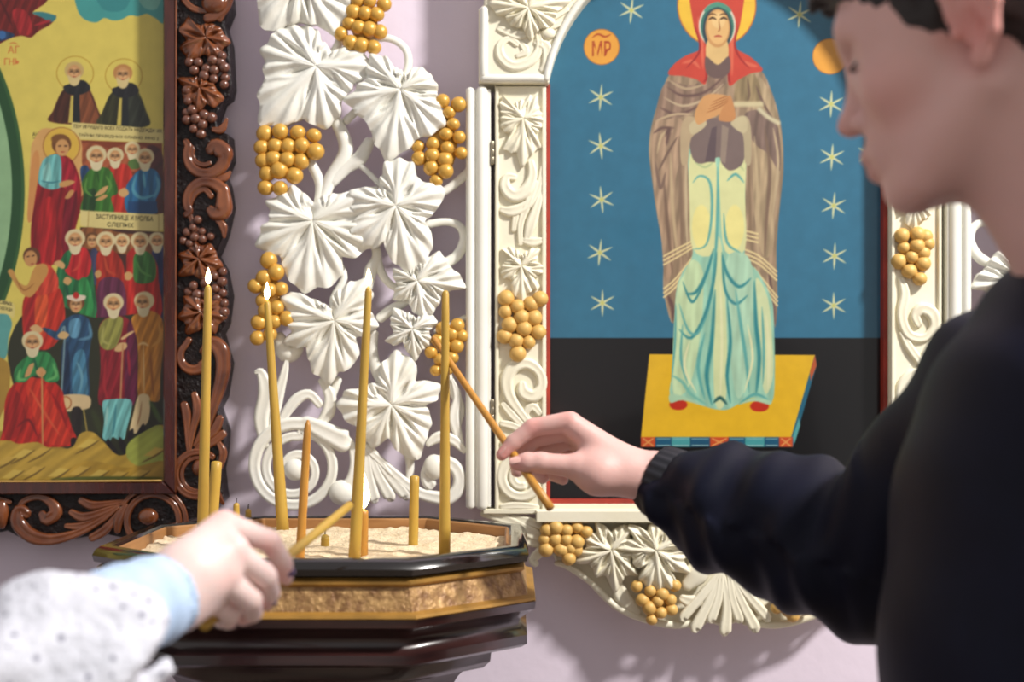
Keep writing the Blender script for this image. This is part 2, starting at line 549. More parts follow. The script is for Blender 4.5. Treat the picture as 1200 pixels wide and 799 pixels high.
    o.grapes([(536, 381), (520, 386), (530, 391), (541, 394), (513, 398), (535, 406), (522, 404), (506, 413), (516, 421), (529, 419), (511, 434), (524, 432)], 7.4)
    # acanthus and volutes at the foot
    o.sweep('acanthus', [(310, 522, 5), (306, 490, 9), (312, 460, 10), (306, 438, 6), (300, 436, 3)], -0.002, 0.7)
    o.sweep('acanthus', [(318, 505, 5), (324, 470, 7), (332, 440, 5), (336, 420, 2)], -0.004, 0.8)
    o.sweep('acanthus', [(325, 500, 4), (345, 470, 7), (362, 462, 6), (374, 474, 5)], -0.004, 0.8)
    o.sweep('acanthus', [(370, 500, 4), (384, 484, 8), (386, 462, 7), (375, 446, 3)], -0.004, 0.8)
    o.sweep('volute', [(412, 518, 4), (404, 517, 14), (385, 508, 12), (362, 497, 9)] + spiral(346, 546, 50, 42, -80, -440, 8, 5.5, 22) + spiral(346, 550, 40, 12, -440, -900, 5.5, 5, 26), 0.0, 0.8)
    m = MB(); m.ellipsoid(o.pt(346, 550, 0.002), (13 * o.s, 9 * o.s, 13 * o.s)); m.build('volute_boss', M_white, th)
    m = MB(); m.ellipsoid(o.pt(400, 577, 0.002), (15 * o.s, 10 * o.s, 15 * o.s)); m.build('volute_boss', M_white, th)
    o.sweep('volute', [(401, 578, 12), (414, 563, 9), (416, 540, 6), (412, 520, 4)], 0, 0.8)
    for xa in ((428, 520, 424, 585), (430, 522, 438, 586), (432, 524, 456, 584), (434, 522, 474, 582)):
        o.sweep('acanthus', [(xa[0], xa[1], 3), ((xa[0] + xa[2]) / 2 - 2, (xa[1] + xa[3]) / 2, 6), (xa[2], xa[3] - 4, 7.5), (xa[2] + 1, xa[3], 5)], 0, 0.7)
    o.sweep('volute', [(426, 522, 4), (446, 540, 5), (470, 562, 6), (492, 578, 7), (516, 584, 8)] + spiral(516, 560, 26, 14, 80, -210, 8, 8, 16), 0.0, 0.8)
    m = MB(); m.ellipsoid(o.pt(509, 547, 0.003), (13 * o.s, 9 * o.s, 15 * o.s)); m.build('volute_boss', M_white, th)
    o.sweep('acanthus', [(502, 520, 4), (515, 512, 7), (532, 516, 6), (544, 528, 4)], -0.002, 0.8)
    o.sweep('acanthus', [(540, 520, 4), (532, 490, 7), (536, 465, 5), (530, 445, 2)], -0.004, 0.8)
    # pegs that hold the openwork off the wall
    for x_, y_ in ((372, 78), (470, 112), (366, 258), (466, 242), (490, 326), (393, 376), (460, 473), (346, 550), (355, -22)):
        m = MB(); cpt = o.pt(x_, y_)
        m.box(cpt.x - 0.008, cpt.x + 0.008, Y, WALL_Y - 0.001, cpt.z - 0.008, cpt.z + 0.008, 0.001); m.build('wall_peg', M_white, th, smooth=False)
    return th

CX = 841.5
vine_panel(None, 'openwork white vine carving with gold grapes between dark carved frame and arched icon')
vine_panel(CX, 'openwork white vine carving behind the collar of the man in navy jacket')

# ---- white icon case
bb = PX(CX, 740, WALL_Y)
case = thing('icon_case', 'arched white carved icon case holding standing robed woman on blue ground', 'icon', (bb.x, WALL_Y, bb.z))
YF = 2.060
oc = Orn(case, YF, M_cream)
def arc(r, a0, a1, n, cy=130):
    return [(CX + r * math.cos(R(a0 + (a1 - a0) * i / n)), cy + r * math.sin(R(a0 + (a1 - a0) * i / n))) for i in range(n + 1)]
for mir in (None, CX):
    o = Orn(case, YF, M_cream, mir)
    o.board('column_board', [(580, 100), (640, 100), (640, 600), (580, 600)], 0.0, -0.057, 0.003)
    o.board('column_fillet', [(580.5, 103), (584.5, 103), (584.5, 598), (580.5, 598)], 0.005, 0, 0.0015)
    o.board('column_fillet', [(635, 103), (639.5, 103), (639.5, 598), (635, 598)], 0.005, 0, 0.0015)
    o.board('red_fillet', [(640, 96), (645, 96), (645, 590), (640, 590)], -0.012, -0.057, 0.001, mat=material('red_trim', (170, 56, 42), 0.5, var=0.2))
    a = arc(201, 189.5, 270, 20)
    o.board('spandrel', [(561, 99), (561, 13), (567, 8), (567, -96), (CX, -96)] + a[::-1] + [(643, 99)], 0.012, -0.057, 0.003)
    # arched moulding
    m = MB(); m.sweep([(o.pt(x, y, 0.014), 4.2 * o.s) for x, y in arc(205, 190, 270, 16)], 0.9, 8, 2); m.build('arch_moulding', M_white, case)
    m = MB(); m.sweep([(o.pt(x, y, 0.012), r * o.s) for x, y, r in ((567, 94, 5), (605, 94, 5), (636, 94, 5))], 1.0, 8, 2); m.build('spandrel_moulding', M_white, case)
    m = MB(); m.sweep([(o.pt(x, y, 0.012), r * o.s) for x, y, r in ((567, 90, 5), (567, 50, 5), (568, 14, 5))], 1.0, 8, 2); m.build('spandrel_moulding', M_white, case)
    # spandrel carving
    o.leaf((619, 14), [(574, 8), (582, 20), (592, 22), (600, 34), (612, 36), (622, 50), (632, 38), (648, 32), (652, 18), (668, 4), (654, -12), (652, -30), (624, -28), (606, -42), (596, -24), (576, -26), (584, -8)], [(574, 8), (598, 34), (622, 50), (650, 32), (668, 4), (640, -32), (590, -30)], h=0.014, d=0.014, back=0.004)
    o.sweep('scroll', [(630, 40, 4), (632, 58, 5), (622, 74, 6), (602, 80, 6), (588, 70, 6), (586, 56, 5), (596, 48, 4), (606, 54, 4)], 0.012, 0.8)
    o.sweep('scroll', [(628, 52, 4), (640, 58, 7), (640, 76, 6), (634, 84, 3)], 0.012, 0.7)
    o.sweep('scroll', [(608, 50, 3), (616, 62, 5), (606, 68, 3)], 0.012, 0.7)
    o.sweep('scroll', [(585, 36, 4), (606, 44, 6), (622, 40, 4)], 0.012, 0.7)
    for i in range(4):
        o.sweep('scroll', [(628, 30 - i * 3, 3), (646, 34 - i * 10, 4), (660 + i * 5, 28 - i * 14, 2.5)], 0.013, 0.7)
    m = MB(); m.ellipsoid(o.pt(642, 42, 0.013), (9 * o.s, 5 * o.s, 7 * o.s)); m.build('scroll_boss', M_cream, case)
    # hinges on the gap beside the column
    for hy in (180, 482):
        for k in range(3):
            m = MB(); m.sweep([(o.pt(577.3, hy - 13 + k * 9, 0.004), 2.4 * o.s), (o.pt(577.3, hy - 6 + k * 9, 0.004), 2.4 * o.s)], 1, 8, 2)
            m.build('hinge_knuckle', M_hinge, case)

# left column carving
o = Orn(case, YF, M_cream)
o.leaf((613, 140), [(590, 112), (600, 124), (588, 136), (588, 152), (598, 158), (590, 176), (604, 180), (612, 196), (622, 182), (634, 172), (628, 158), (636, 142), (632, 128), (626, 112), (612, 118)], [(591, 113), (588, 148), (612, 196), (634, 172), (634, 134)], h=0.010, d=0.002, back=0.002, ser=0.03)
o.sweep('scroll', [(622, 190, 4), (624, 206, 6), (616, 224, 8), (602, 230, 8), (592, 220, 7), (594, 208, 5), (603, 208, 4)], 0.002, 0.8)
o.sweep('scroll', [(588, 246, 4), (600, 248, 7), (618, 240, 6), (630, 222, 4), (636, 196, 3)], 0.002, 0.7)
o.sweep('scroll', [(610, 286, 3), (610, 262, 4), (618, 240, 5), (628, 214, 4)], 0.002, 0.8)
o.sweep('scroll', [(616, 284, 3), (622, 264, 7), (630, 240, 5), (636, 220, 2)], 0.002, 0.8)
o.sweep('scroll', [(634, 282, 4), (624, 284, 6), (614, 282, 4)], 0.002, 0.7)
o.sweep('scroll', [(602, 270, 3), (604, 256, 4), (606, 246, 3)], 0.002, 0.7)
o.leaf((611, 312), [(588, 292), (598, 302), (588, 314), (588, 324), (600, 328), (600, 342), (612, 355), (620, 342), (634, 336), (626, 326), (637, 316), (628, 306), (632, 292), (612, 298)], [(589, 293), (588, 320), (612, 355), (635, 330), (632, 293)], h=0.010, d=0.002, back=0.002, ser=0.03)
o.grapes([(593, 349), (593, 366), (607, 359), (622, 357), (632, 350), (611, 372), (626, 372), (598, 381), (614, 385), (630, 389), (591, 394), (605, 399), (620, 401), (607, 414)], 8.3, mat=M_goldp, d=0.003)
o.sweep('scroll', [(628, 506, 3), (612, 486, 5), (598, 466, 7), (594, 446, 8), (602, 430, 8), (618, 426, 7), (632, 436, 6), (635, 452, 6), (626, 464, 8), (614, 460, 8), (612, 450, 5)], 0.002, 0.8)
o.sweep('scroll', [(590, 474, 4), (600, 486, 5), (614, 500, 4), (628, 512, 2)], 0.002, 0.8)
o.sweep('scroll', [(588, 496, 4), (604, 500, 5), (626, 512, 2)], 0.002, 0.8)
o.sweep('scroll', [(632, 484, 4), (624, 476, 5), (616, 484, 4), (620, 492, 3)], 0.002, 0.8)
o.sweep('scroll', [(590, 520, 5), (606, 512, 6), (624, 516, 3)], 0.002, 0.8)
o.sweep('scroll', spiral(612, 560, 27, 20, -60, -330, 7, 6, 14) + spiral(612, 560, 17, 9, -330, -640, 5, 5, 12), 0.002, 0.8)
o.sweep('scroll', [(588, 594, 4), (606, 592, 5), (630, 594, 3)], 0.002, 0.8)
# right column carving
m2 = Orn(case, YF, M_cream)
m2.grapes([(1056, 276), (1074, 276), (1083, 277), (1058, 291), (1072, 288), (1080, 297), (1053, 306), (1067, 302), (1080, 309), (1064, 318), (1076, 327), (1086, 286)], 8.0, mat=M_goldp, d=0.003)
m2.leaf((1069, 235), [(1050, 215), (1058, 226), (1049, 246), (1060, 250), (1060, 262), (1070, 270), (1078, 258), (1090, 252), (1082, 240), (1092, 226), (1082, 212), (1070, 220)], h=0.010, d=0.002, back=0.002)
m2.sweep('scroll', [(1056, 328, 4), (1060, 345, 6), (1056, 370, 6), (1064, 392, 6), (1082, 396, 5), (1094, 384, 6), (1092, 368, 8), (1080, 362, 8), (1072, 370, 6), (1076, 380, 5)], 0.002, 0.8)
m2.sweep('scroll', [(1056, 390, 3), (1066, 408, 5), (1078, 424, 5), (1086, 432, 3)], 0.002, 0.8)
m2.sweep('scroll', [(1094, 410, 3), (1084, 414, 4), (1078, 424, 3)], 0.002, 0.8)
m2.sweep('scroll', [(1068, 505, 4), (1058, 480, 6), (1056, 456, 7), (1066, 440, 7), (1082, 438, 6), (1096, 448, 6), (1096, 464, 6), (1084, 470, 6), (1078, 462, 4)], 0.002, 0.8)
m2.sweep('scroll', [(1052, 500, 3), (1064, 512, 5), (1080, 520, 4)], 0.002, 0.8)
m2.sweep('scroll', [(1090, 488, 3), (1082, 500, 5), (1072, 520, 4)], 0.002, 0.8)
m2.sweep('scroll', spiral(1072, 556, 25, 10, -60, -560, 7, 5, 22), 0.002, 0.8)
m2.sweep('scroll', [(1056, 205, 4), (1070, 190, 7), (1086, 176, 5), (1078, 160, 6), (1062, 166, 5)], 0.002, 0.8)
# sill
oc.board('sill', [(628, 597), (2 * CX - 628, 597), (2 * CX - 628, 611), (628, 611)], 0.016, -0.057, 0.002)
oc.board('sill', [(566, 596), (2 * CX - 566, 596), (2 * CX - 566, 602), (566, 602)], 0.006, -0.057, 0.002)
oc.board('red_fillet', [(644, 586), (1039, 586), (1039, 592), (644, 592)], -0.012, -0.057, 0.001, mat=MATS['red_trim'])
oc.board('inner_sill', [(640, 591), (1043, 591), (1043, 598), (640, 598)], 0.0, -0.057, 0.001)

# apron below the sill
AC = 850
half = [(652, 661), (664, 664), (690, 680), (706, 696), (724, 712), (750, 725), (790, 734), (830, 731), (850, 738)]
outline = [(640, 609), (640, 640), (648, 652)] + half + [(2 * AC - x, y) for x, y in half[-2::-1]] + [(2 * AC - 648, 652), (2 * AC - 640, 640), (2 * AC - 640, 609)]
oc.board('apron_board', outline, -0.020, -0.057, 0.003)
for mir in (None, AC):
    o = Orn(case, YF - 0.002, M_cream, mir)
    o.sweep('apron_edge', [(652, 661, 3), (664, 664, 4), (690, 681, 4), (706, 697, 4), (724, 713, 4), (752, 726, 4), (790, 734, 4.5), (826, 730, 4)], -0.012, 0.9)
    o.sweep('acanthus', [(566, 602, 4), (590, 608, 7), (618, 622, 9), (640, 634, 5)], -0.005, 0.8)
    o.sweep('acanthus', [(574, 614, 3), (596, 622, 6), (620, 634, 6), (640, 640, 4)], -0.005, 0.8)
    o.sweep('acanthus', [(600, 606, 3), (622, 612, 6), (648, 622, 3)], -0.003, 0.8)
    o.sweep('scroll', [(640, 640, 5), (632, 648, 6), (624, 656, 5), (628, 661, 4)], -0.005, 0.8)
    o.grapes([(641, 620), (652, 618), (664, 620), (676, 618), (686, 622), (638, 632), (651, 631), (664, 632), (640, 643), (656, 643), (668, 642), (676, 634), (676, 644), (660, 644), (666, 654)] if mir is None else [(650, 620), (668, 622), (655, 636), (670, 640), (685, 626)], 7.6, mat=M_goldp, d=0.004)
    o.leaf((716, 644), [(680, 628), (688, 640), (674, 658), (692, 662), (700, 676), (710, 674), (721, 694), (732, 674), (748, 674), (738, 656), (752, 642), (738, 630), (742, 616), (716, 622), (698, 612), (698, 624)], [(680, 628), (676, 660), (721, 694), (748, 674), (742, 617)], h=0.018, d=-0.006, back=0.012)
    o.leaf((768, 644), [(722, 642), (740, 648), (744, 664), (754, 664), (748, 678), (772, 692), (794, 684), (786, 668), (808, 670), (800, 654), (814, 640), (798, 632), (804, 616), (782, 622), (766, 610), (758, 622), (736, 614), (742, 630)], [(722, 642), (772, 692), (808, 670), (808, 622), (760, 610)], h=0.018, d=0.0, back=0.016)
    o.grapes([(746, 686), (762, 692), (776, 695), (790, 686), (752, 702), (770, 704), (786, 702), (761, 712), (774, 717), (786, 714), (763, 725)] if mir is None else [(768, 702), (780, 702), (757, 710), (764, 712), (776, 714), (790, 712), (772, 720)], 7.2, mat=M_goldp, d=0.002)
    o.sweep('acanthus', [(724, 684, 6), (730, 700, 10), (748, 718, 5)], -0.012, 0.6)
    # shell-like folds between leaf and fan
    o.sweep('acanthus', [(808, 642, 6), (824, 652, 12), (818, 672, 14), (806, 686, 8)], -0.008, 0.6)
    o.sweep('acanthus', [(800, 702, 5), (812, 706, 8), (830, 702, 5)], -0.006, 0.7)
    for k, (ex, ey, w_) in enumerate(((802, 726, 5), (816, 738, 6), (834, 728, 5), (850, 742, 6.5))):
        if mir is not None and k == 3:
            continue
        o.sweep('acanthus', [(846, 668, 3), ((846 + ex) / 2 - 2 + k * 2, (668 + ey) / 2 + 2, 5.5), (ex, ey - 4, w_ + 1), (ex, ey, w_ * 0.7)], -0.002, 0.7)

# ---- dark carved frame with the many-figured icon
LX = -105.0   # centre line of the framed icon, left of the picture's edge
fb = PX(LX, 640, WALL_Y)
lframe = thing('framed_icon', 'many-figured yellow icon in dark carved varnished vine frame', 'icon', (fb.x, WALL_Y, fb.z))
YL = 2.075
ol = Orn(lframe, YL, M_carve)
def dark_side(mir):
    o = Orn(lframe, YL, M_carve, mir)
    # carved right-hand border: dark backing with wavy outer edge
    edge = [(205, -130), (258, -130), (262, -60), (268, -20), (270, 8), (262, 28), (268, 48), (271, 100), (268, 112), (260, 118), (252, 140), (256, 152), (268, 158), (270, 185), (262, 205), (266, 215), (270, 240), (263, 272), (256, 290), (252, 298), (262, 315), (268, 345), (264, 378), (258, 390), (268, 425), (262, 465), (255, 478), (264, 505), (262, 530), (258, 550), (262, 585), (250, 598), (205, 598)]
    o.board('backing_board', edge, 0.0, -0.043, 0.002, mat=M_dark)
    o.board('inner_moulding', [(193, -130), (208, -130), (208, 578), (193, 563)], 0.012, -0.043, 0.003, mat=M_mahog)
    o.sweep('bead', [(208.5, -130, 1.2), (208, 200, 1.2), (207.5, 575, 1.2)], 0.011, 1.0, mat=M_carve, seg=6, res=2)
    d = 0.002
    # top curl
    o.sweep('scroll', [(216, 0, 4), (226, 10, 4), (242, 14, 3)], d, 0.8)
    m = MB(); m.ellipsoid(o.pt(252, 4, d), (16 * o.s, 10 * o.s, 14 * o.s)); m.build('scroll_boss', M_carve, lframe)
    o.sweep('scroll', spiral(243, -8, 30, 18, 90, -150, 6, 5, 12), d, 0.8)
    o.sweep('scroll', [(258, 24, 3), (262, 12, 5), (268, 0, 5), (266, -30, 5)], d, 0.8)
    # leaves and berries
    o.leaf((243, 46), [(222, 20), (231, 30), (212, 36), (218, 47), (212, 58), (222, 71), (240, 65), (258, 69), (262, 58), (271, 51), (263, 40), (250, 29), (238, 31)], [(222, 20), (212, 57), (258, 68), (270, 50), (250, 29)], h=0.014, d=d, K=9, pleat=0.1, back=0.002)
    o.grapes([(223, 73), (234, 75), (243, 81), (252, 84), (228, 83), (240, 90), (252, 93), (262, 67), (264, 80), (264, 92), (250, 72), (264, 100), (260, 74)], 5.6, mat=M_berry, d=0.004)
    o.leaf((236, 104), [(209, 93), (216, 104), (216, 118), (226, 120), (232, 133), (243, 122), (252, 127), (263, 117), (254, 104), (242, 95), (226, 92)], [(209, 94), (232, 133), (263, 117), (244, 95)], h=0.014, d=d, K=9, pleat=0.1, back=0.002)
    o.grapes([(220, 106), (222, 120), (220, 132), (220, 142), (230, 140), (240, 136), (249, 138), (239, 147), (228, 152), (236, 158), (226, 130)], 5.4, mat=M_berry, d=0.004)
    o.sweep('leaf_tip', [(250, 152, 3), (260, 152, 5), (266, 140, 2)], d, 0.8)
    # paired volutes
    o.sweep('volute', [(218, 166, 4)] + spiral(243, 182, 24, 21, 205, 20, 5, 8, 12) + [(263, 180, 11), (254, 172, 10), (247, 176, 7)], d, 0.9)
    o.sweep('volute', [(222, 170, 3)] + spiral(240, 180, 15, 13, 200, 60, 3, 3, 6), d, 0.9)
    o.sweep('volute', [(218, 252, 4)] + spiral(243, 236, 24, 22, 150, 330, 5, 8, 12) + [(262, 246, 11), (253, 250, 9), (247, 246, 6)], d, 0.9)
    o.sweep('volute', [(226, 262, 3), (222, 245, 3), (228, 228, 4), (240, 222, 4), (248, 230, 4)], d, 0.9)
    o.sweep('leaf_tip', [(256, 258, 4), (262, 266, 5), (263, 278, 2)], d, 0.8)
    o.sweep('leaf_tip', [(256, 210, 4), (264, 208, 5), (270, 202, 2)], d, 0.8)
    o.grapes([(220, 272), (228, 268), (238, 271), (247, 278), (229, 278), (238, 281), (216, 282), (224, 286), (233, 258)], 4.8, mat=M_berry, d=0.004)
    o.leaf((235, 304), [(230, 281), (222, 293), (210, 298), (216, 310), (210, 323), (228, 322), (241, 330), (248, 320), (262, 312), (255, 300), (248, 286), (238, 288)], [(230, 281), (210, 299), (211, 323), (241, 330), (261, 312), (248, 286)], h=0.014, d=d, K=9, pleat=0.1, back=0.002)
    o.grapes([(262, 318), (262, 331), (262, 343), (252, 324), (253, 338), (255, 350), (264, 355), (242, 332), (232, 345), (221, 342), (242, 345), (228, 335), (264, 366)], 5.4, mat=M_berry, d=0.004)
    o.leaf((238, 366), [(216, 347), (217, 360), (209, 372), (218, 379), (219, 391), (238, 385), (253, 391), (258, 380), (267, 372), (261, 361), (261, 349), (240, 350)], [(216, 347), (209, 372), (219, 391), (253, 391), (267, 372), (261, 349)], h=0.013, d=d, K=9, pleat=0.1, back=0.002)
    # S-scroll with acanthus
    o.sweep('volute', [(222, 398, 4)] + spiral(228, 418, 17, 15, 230, 40, 4, 7, 10) + [(244, 428, 4)], d, 0.9)
    o.sweep('volute', [(238, 412, 5), (250, 402, 9), (260, 412, 10), (262, 430, 9), (258, 452, 8), (250, 478, 6), (244, 500, 4)], d, 0.9)
    for pts in ([(216, 474, 5), (219, 486, 6), (220, 505, 4), (222, 540, 2)], [(228, 462, 4), (232, 480, 6), (226, 505, 4), (222, 530, 2)], [(258, 490, 5), (252, 504, 6), (238, 518, 4), (228, 528, 2)], [(262, 508, 5), (250, 518, 5), (234, 526, 2)], [(244, 476, 5), (240, 500, 5), (228, 522, 2)]):
        o.sweep('acanthus', pts, d, 0.8)
    o.sweep('volute', spiral(232, 556, 27, 25, -50, -300, 4, 5, 16), d, 0.9)
    o.sweep('volute', spiral(233, 556, 20, 19, -70, -320, 2.5, 2.5, 16), d, 0.9)
    m = MB(); m.ellipsoid(o.pt(234, 548, d), (9 * o.s, 7 * o.s, 10 * o.s)); m.build('scroll_boss', M_carve, lframe)
    o.sweep('volute', [(256, 518, 3), (262, 530, 5), (258, 546, 4), (250, 560, 4), (256, 580, 4), (262, 590, 2)], d, 0.9)
    # bottom border
    o.board('backing_board', [(LX, 576), (210, 576), (250, 596), (240, 604), (214, 612), (200, 626), (150, 632), (120, 625), (60, 637), (30, 634), (8, 622), (-20, 628), (-60, 634), (LX, 632)], -0.001, -0.043, 0.002, mat=M_dark)
    o.board('inner_moulding', [(LX, 563), (193, 563), (208, 578), (LX, 579)], 0.012, -0.043, 0.003, mat=M_mahog)
    o.sweep('bead', [(LX, 563.5, 1.1), (60, 563.5, 1.1), (191, 562.5, 1.1)], 0.011, 1.0, mat=M_goldp, seg=6, res=2)
    o.sweep('volute', spiral(180, 610, 31, 30, 150, 390, 4, 4, 16), d, 0.9)
    o.sweep('volute', spiral(180, 612, 41, 38, 210, 380, 3, 3, 12), d, 0.9)
    m = MB(); m.ellipsoid(o.pt(174, 605, d), (12 * o.s, 8 * o.s, 10 * o.s)); m.build('scroll_boss', M_carve, lframe)
    for pts in ([(96, 586, 5), (108, 592, 6), (126, 590, 4), (150, 586, 2)], [(84, 600, 4), (98, 606, 6), (120, 600, 5), (142, 590, 2)], [(78, 616, 3), (96, 616, 5), (120, 606, 4), (140, 594, 2)], [(108, 630, 5), (122, 622, 6), (136, 606, 4), (146, 592, 2)], [(138, 622, 4), (140, 608, 6), (148, 592, 3)]):
        o.sweep('acanthus', pts, d, 0.8)
    o.sweep('volute', [(138, 594, 3), (118, 610, 4), (92, 624, 5), (62, 632, 7), (38, 628, 9), (22, 612, 9), (24, 598, 8), (32, 602, 6)], d, 0.9)
    o.sweep('volute', [(22, 596, 3), (30, 586, 4), (46, 582, 4), (60, 588, 6), (66, 600, 8), (56, 608, 8), (50, 602, 5)], d, 0.9)
    m = MB(); m.ellipsoid(o.pt(3, 602, d), (8 * o.s, 7 * o.s, 18 * o.s)); m.build('scroll_boss', M_carve, lframe)
    o.sweep('volute', [(12, 588, 3), (-10, 584, 4), (-34, 596, 6), (-40, 616, 6), (-26, 620, 5)], d, 0.9)
dark_side(None)
dark_side(LX)

# ------------------------------------------------------------------ painted panels
class Paint:
    """picture painted coat over coat on a fine grid of pigment points (one flat panel)"""
    def __init__(self, Y, xs, ys):
        self.Y = Y
        self.xs = np.asarray(xs, float); self.ys = np.asarray(ys, float)
        self.C = np.zeros((len(ys), len(xs), 3))
        self.fold = None
        self.gain = 0.74
    def _win(self, x0, x1, y0, y1):
        i0, i1 = np.searchsorted(self.xs, [x0, x1]); j0, j1 = np.searchsorted(self.ys, [y0, y1])
        if i1 <= i0 or j1 <= j0:
            return None
        X, Yp = np.meshgrid(self.xs[i0:i1], self.ys[j0:j1])
        return slice(j0, j1), slice(i0, i1), X, Yp
    def _mix(self, sj, si, A, col):
        col = np.asarray(col, float)
        self.C[sj, si] += A[..., None] * (col - self.C[sj, si])
    def poly(self, pts, col, smooth=True, res=4, f=1.3, alpha=1.0, col2=None):
        if smooth and len(pts) > 2:
            P = [Vector(p) for p in pts]; n = len(P); out = []
            for i in range(n):
                p0, p1, p2, p3 = P[i - 1], P[i], P[(i + 1) % n], P[(i + 2) % n]
                for k in range(res):
                    t = k / res
                    q = 0.5 * ((2 * p1) + (p2 - p0) * t + (2 * p0 - 5 * p1 + 4 * p2 - p3) * t * t + (3 * p1 - p0 - 3 * p2 + p3) * t ** 3)
                    out.append((q.x, q.y))
            pts = out
        xa = [q[0] for q in pts]; ya = [q[1] for q in pts]
        win = self._win(min(xa) - f, max(xa) + f, min(ya) - f, max(ya) + f)
        if win is None:
            return
        sj, si, X, Yp = win
        D = np.full(X.shape, 1e9); ins = np.zeros(X.shape, bool)
        n = len(pts)
        for i in range(n):
            (x0, y0), (x1, y1) = pts[i], pts[(i + 1) % n]
            dx, dy = x1 - x0, y1 - y0
            L2 = dx * dx + dy * dy
            if L2 < 1e-9:
                continue
            t = np.clip(((X - x0) * dx + (Yp - y0) * dy) / L2, 0, 1)
            D = np.minimum(D, (X - x0 - t * dx) ** 2 + (Yp - y0 - t * dy) ** 2)
            if dy != 0:
                cr = ((y0 > Yp) != (y1 > Yp)) & (X < dx * (Yp - y0) / dy + x0)
                ins ^= cr
        D = np.sqrt(D)
        A = np.clip(0.5 + np.where(ins, D, -D) / f, 0, 1) * alpha
        if col2 is not None:
            g = np.clip((Yp - min(ya)) / (max(ya) - min(ya) + 1e-6), 0, 1)[..., None]
            col = np.asarray(col, float) * (1 - g) + np.asarray(col2, float) * g
        if self.fold and smooth and max(ya) - min(ya) > 13 and not (col[0] > 198 and col[1] > 135):
            amp, fr, sl = self.fold
            u = X - (xa[0] + xa[len(xa) // 2]) / 2 + sl * (Yp - ya[0])
            pat = np.sin(u * fr + 1.3 * np.sin(Yp * 0.09 + xa[0]) + 0.8 * np.sin(Yp * 0.031 + u * 0.05))
            pat = pat * 0.7 + 0.3 * np.sin(u * fr * 2.3 + Yp * 0.06)
            col = np.clip(np.asarray(col, float)[None, None, :] * (1 + amp * pat[..., None]) + amp * 22 * np.clip(pat, 0, 1)[..., None], 0, 255) if np.ndim(col) == 1 else col
        self._mix(sj, si, A, col)
    def ell(self, cx, cy, rx, ry, col, n=0, f=1.3, alpha=1.0):
        win = self._win(cx - rx - f, cx + rx + f, cy - ry - f, cy + ry + f)
        if win is None:
            return
        sj, si, X, Yp = win
        k = np.sqrt(((X - cx) / rx) ** 2 + ((Yp - cy) / ry) ** 2)
        self._mix(sj, si, np.clip(0.5 + (1 - k) * min(rx, ry) / f, 0, 1) * alpha, col)
    def ring(self, cx, cy, rx, ry, w, col, n=0):
        win = self._win(cx - rx - 2, cx + rx + 2, cy - ry - 2, cy + ry + 2)
        if win is None:
            return
        sj, si, X, Yp = win
        k = np.abs(np.sqrt(((X - cx) / rx) ** 2 + ((Yp - cy) / ry) ** 2) - 1) * min(rx, ry)
        self._mix(sj, si, np.clip(0.5 + (w / 2 - k), 0, 1), col)
    def line(self, pts, w, col, w2=None, taper=True, res=4, f=None, alpha=1.0):
        P = [Vector(p) for p in pts]; n = len(P); Q = []
        for i in range(n - 1):
            p0 = P[max(i - 1, 0)]; p1 = P[i]; p2 = P[i + 1]; p3 = P[min(i + 2, n - 1)]
            for k in range(res):
                t = k / res
                Q.append(0.5 * ((2 * p1) + (p2 - p0) * t + (2 * p0 - 5 * p1 + 4 * p2 - p3) * t * t + (3 * p1 - p0 - 3 * p2 + p3) * t ** 3))
        Q.append(P[-1])
        f = f if f is not None else max(1.0, w * 0.55)
        xa = [q.x for q in Q]; ya = [q.y for q in Q]; e = w / 2 + f
        win = self._win(min(xa) - e, max(xa) + e, min(ya) - e, max(ya) + e)
        if win is None:
            return
        sj, si, X, Yp = win
        A = np.zeros(X.shape); m = len(Q)
        for i in range(m - 1):
            dx, dy = Q[i + 1].x - Q[i].x, Q[i + 1].y - Q[i].y
            L2 = max(dx * dx + dy * dy, 1e-9)
            t = np.clip(((X - Q[i].x) * dx + (Yp - Q[i].y) * dy) / L2, 0, 1)
            d_ = np.sqrt((X - Q[i].x - t * dx) ** 2 + (Yp - Q[i].y - t * dy) ** 2)
            u = (i + t) / (m - 1)
            ww = w / 2 * (np.maximum(0.12, np.sin(PI * np.clip(u, 0.001, 0.999)) ** 0.6) if taper else 1)
            A = np.maximum(A, np.clip(0.5 + (ww - d_) / f, 0, 1))
        self._mix(sj, si, A * alpha, col)
    def raw(self, pts, faces, col):
        T = []
        for fc in faces:
            for k in range(1, len(fc) - 1):
                T.append((pts[fc[0]], pts[fc[k]], pts[fc[k + 1]]))
        xa = [q[0] for q in pts]; ya = [q[1] for q in pts]
        win = self._win(min(xa) - 1, max(xa) + 1, min(ya) - 1, max(ya) + 1)
        if win is None:
            return
        sj, si, X, Yp = win
        A = np.zeros(X.shape)
        h = 0.32
        for ox in (-h, 0, h):
            for oy in (-h, 0, h):
                M_ = np.zeros(X.shape, bool)
                x = X + ox; y = Yp + oy
                for a, b_, c_ in T:
                    d1 = (x - b_[0]) * (a[1] - b_[1]) - (a[0] - b_[0]) * (y - b_[1])
                    d2 = (x - c_[0]) * (b_[1] - c_[1]) - (b_[0] - c_[0]) * (y - c_[1])
                    d3 = (x - a[0]) * (c_[1] - a[1]) - (c_[0] - a[0]) * (y - a[1])
                    M_ |= ~(((d1 < 0) | (d2 < 0) | (d3 < 0)) & ((d1 > 0) | (d2 > 0) | (d3 > 0)))
                A += M_
        self._mix(sj, si, A / 9.0, col)
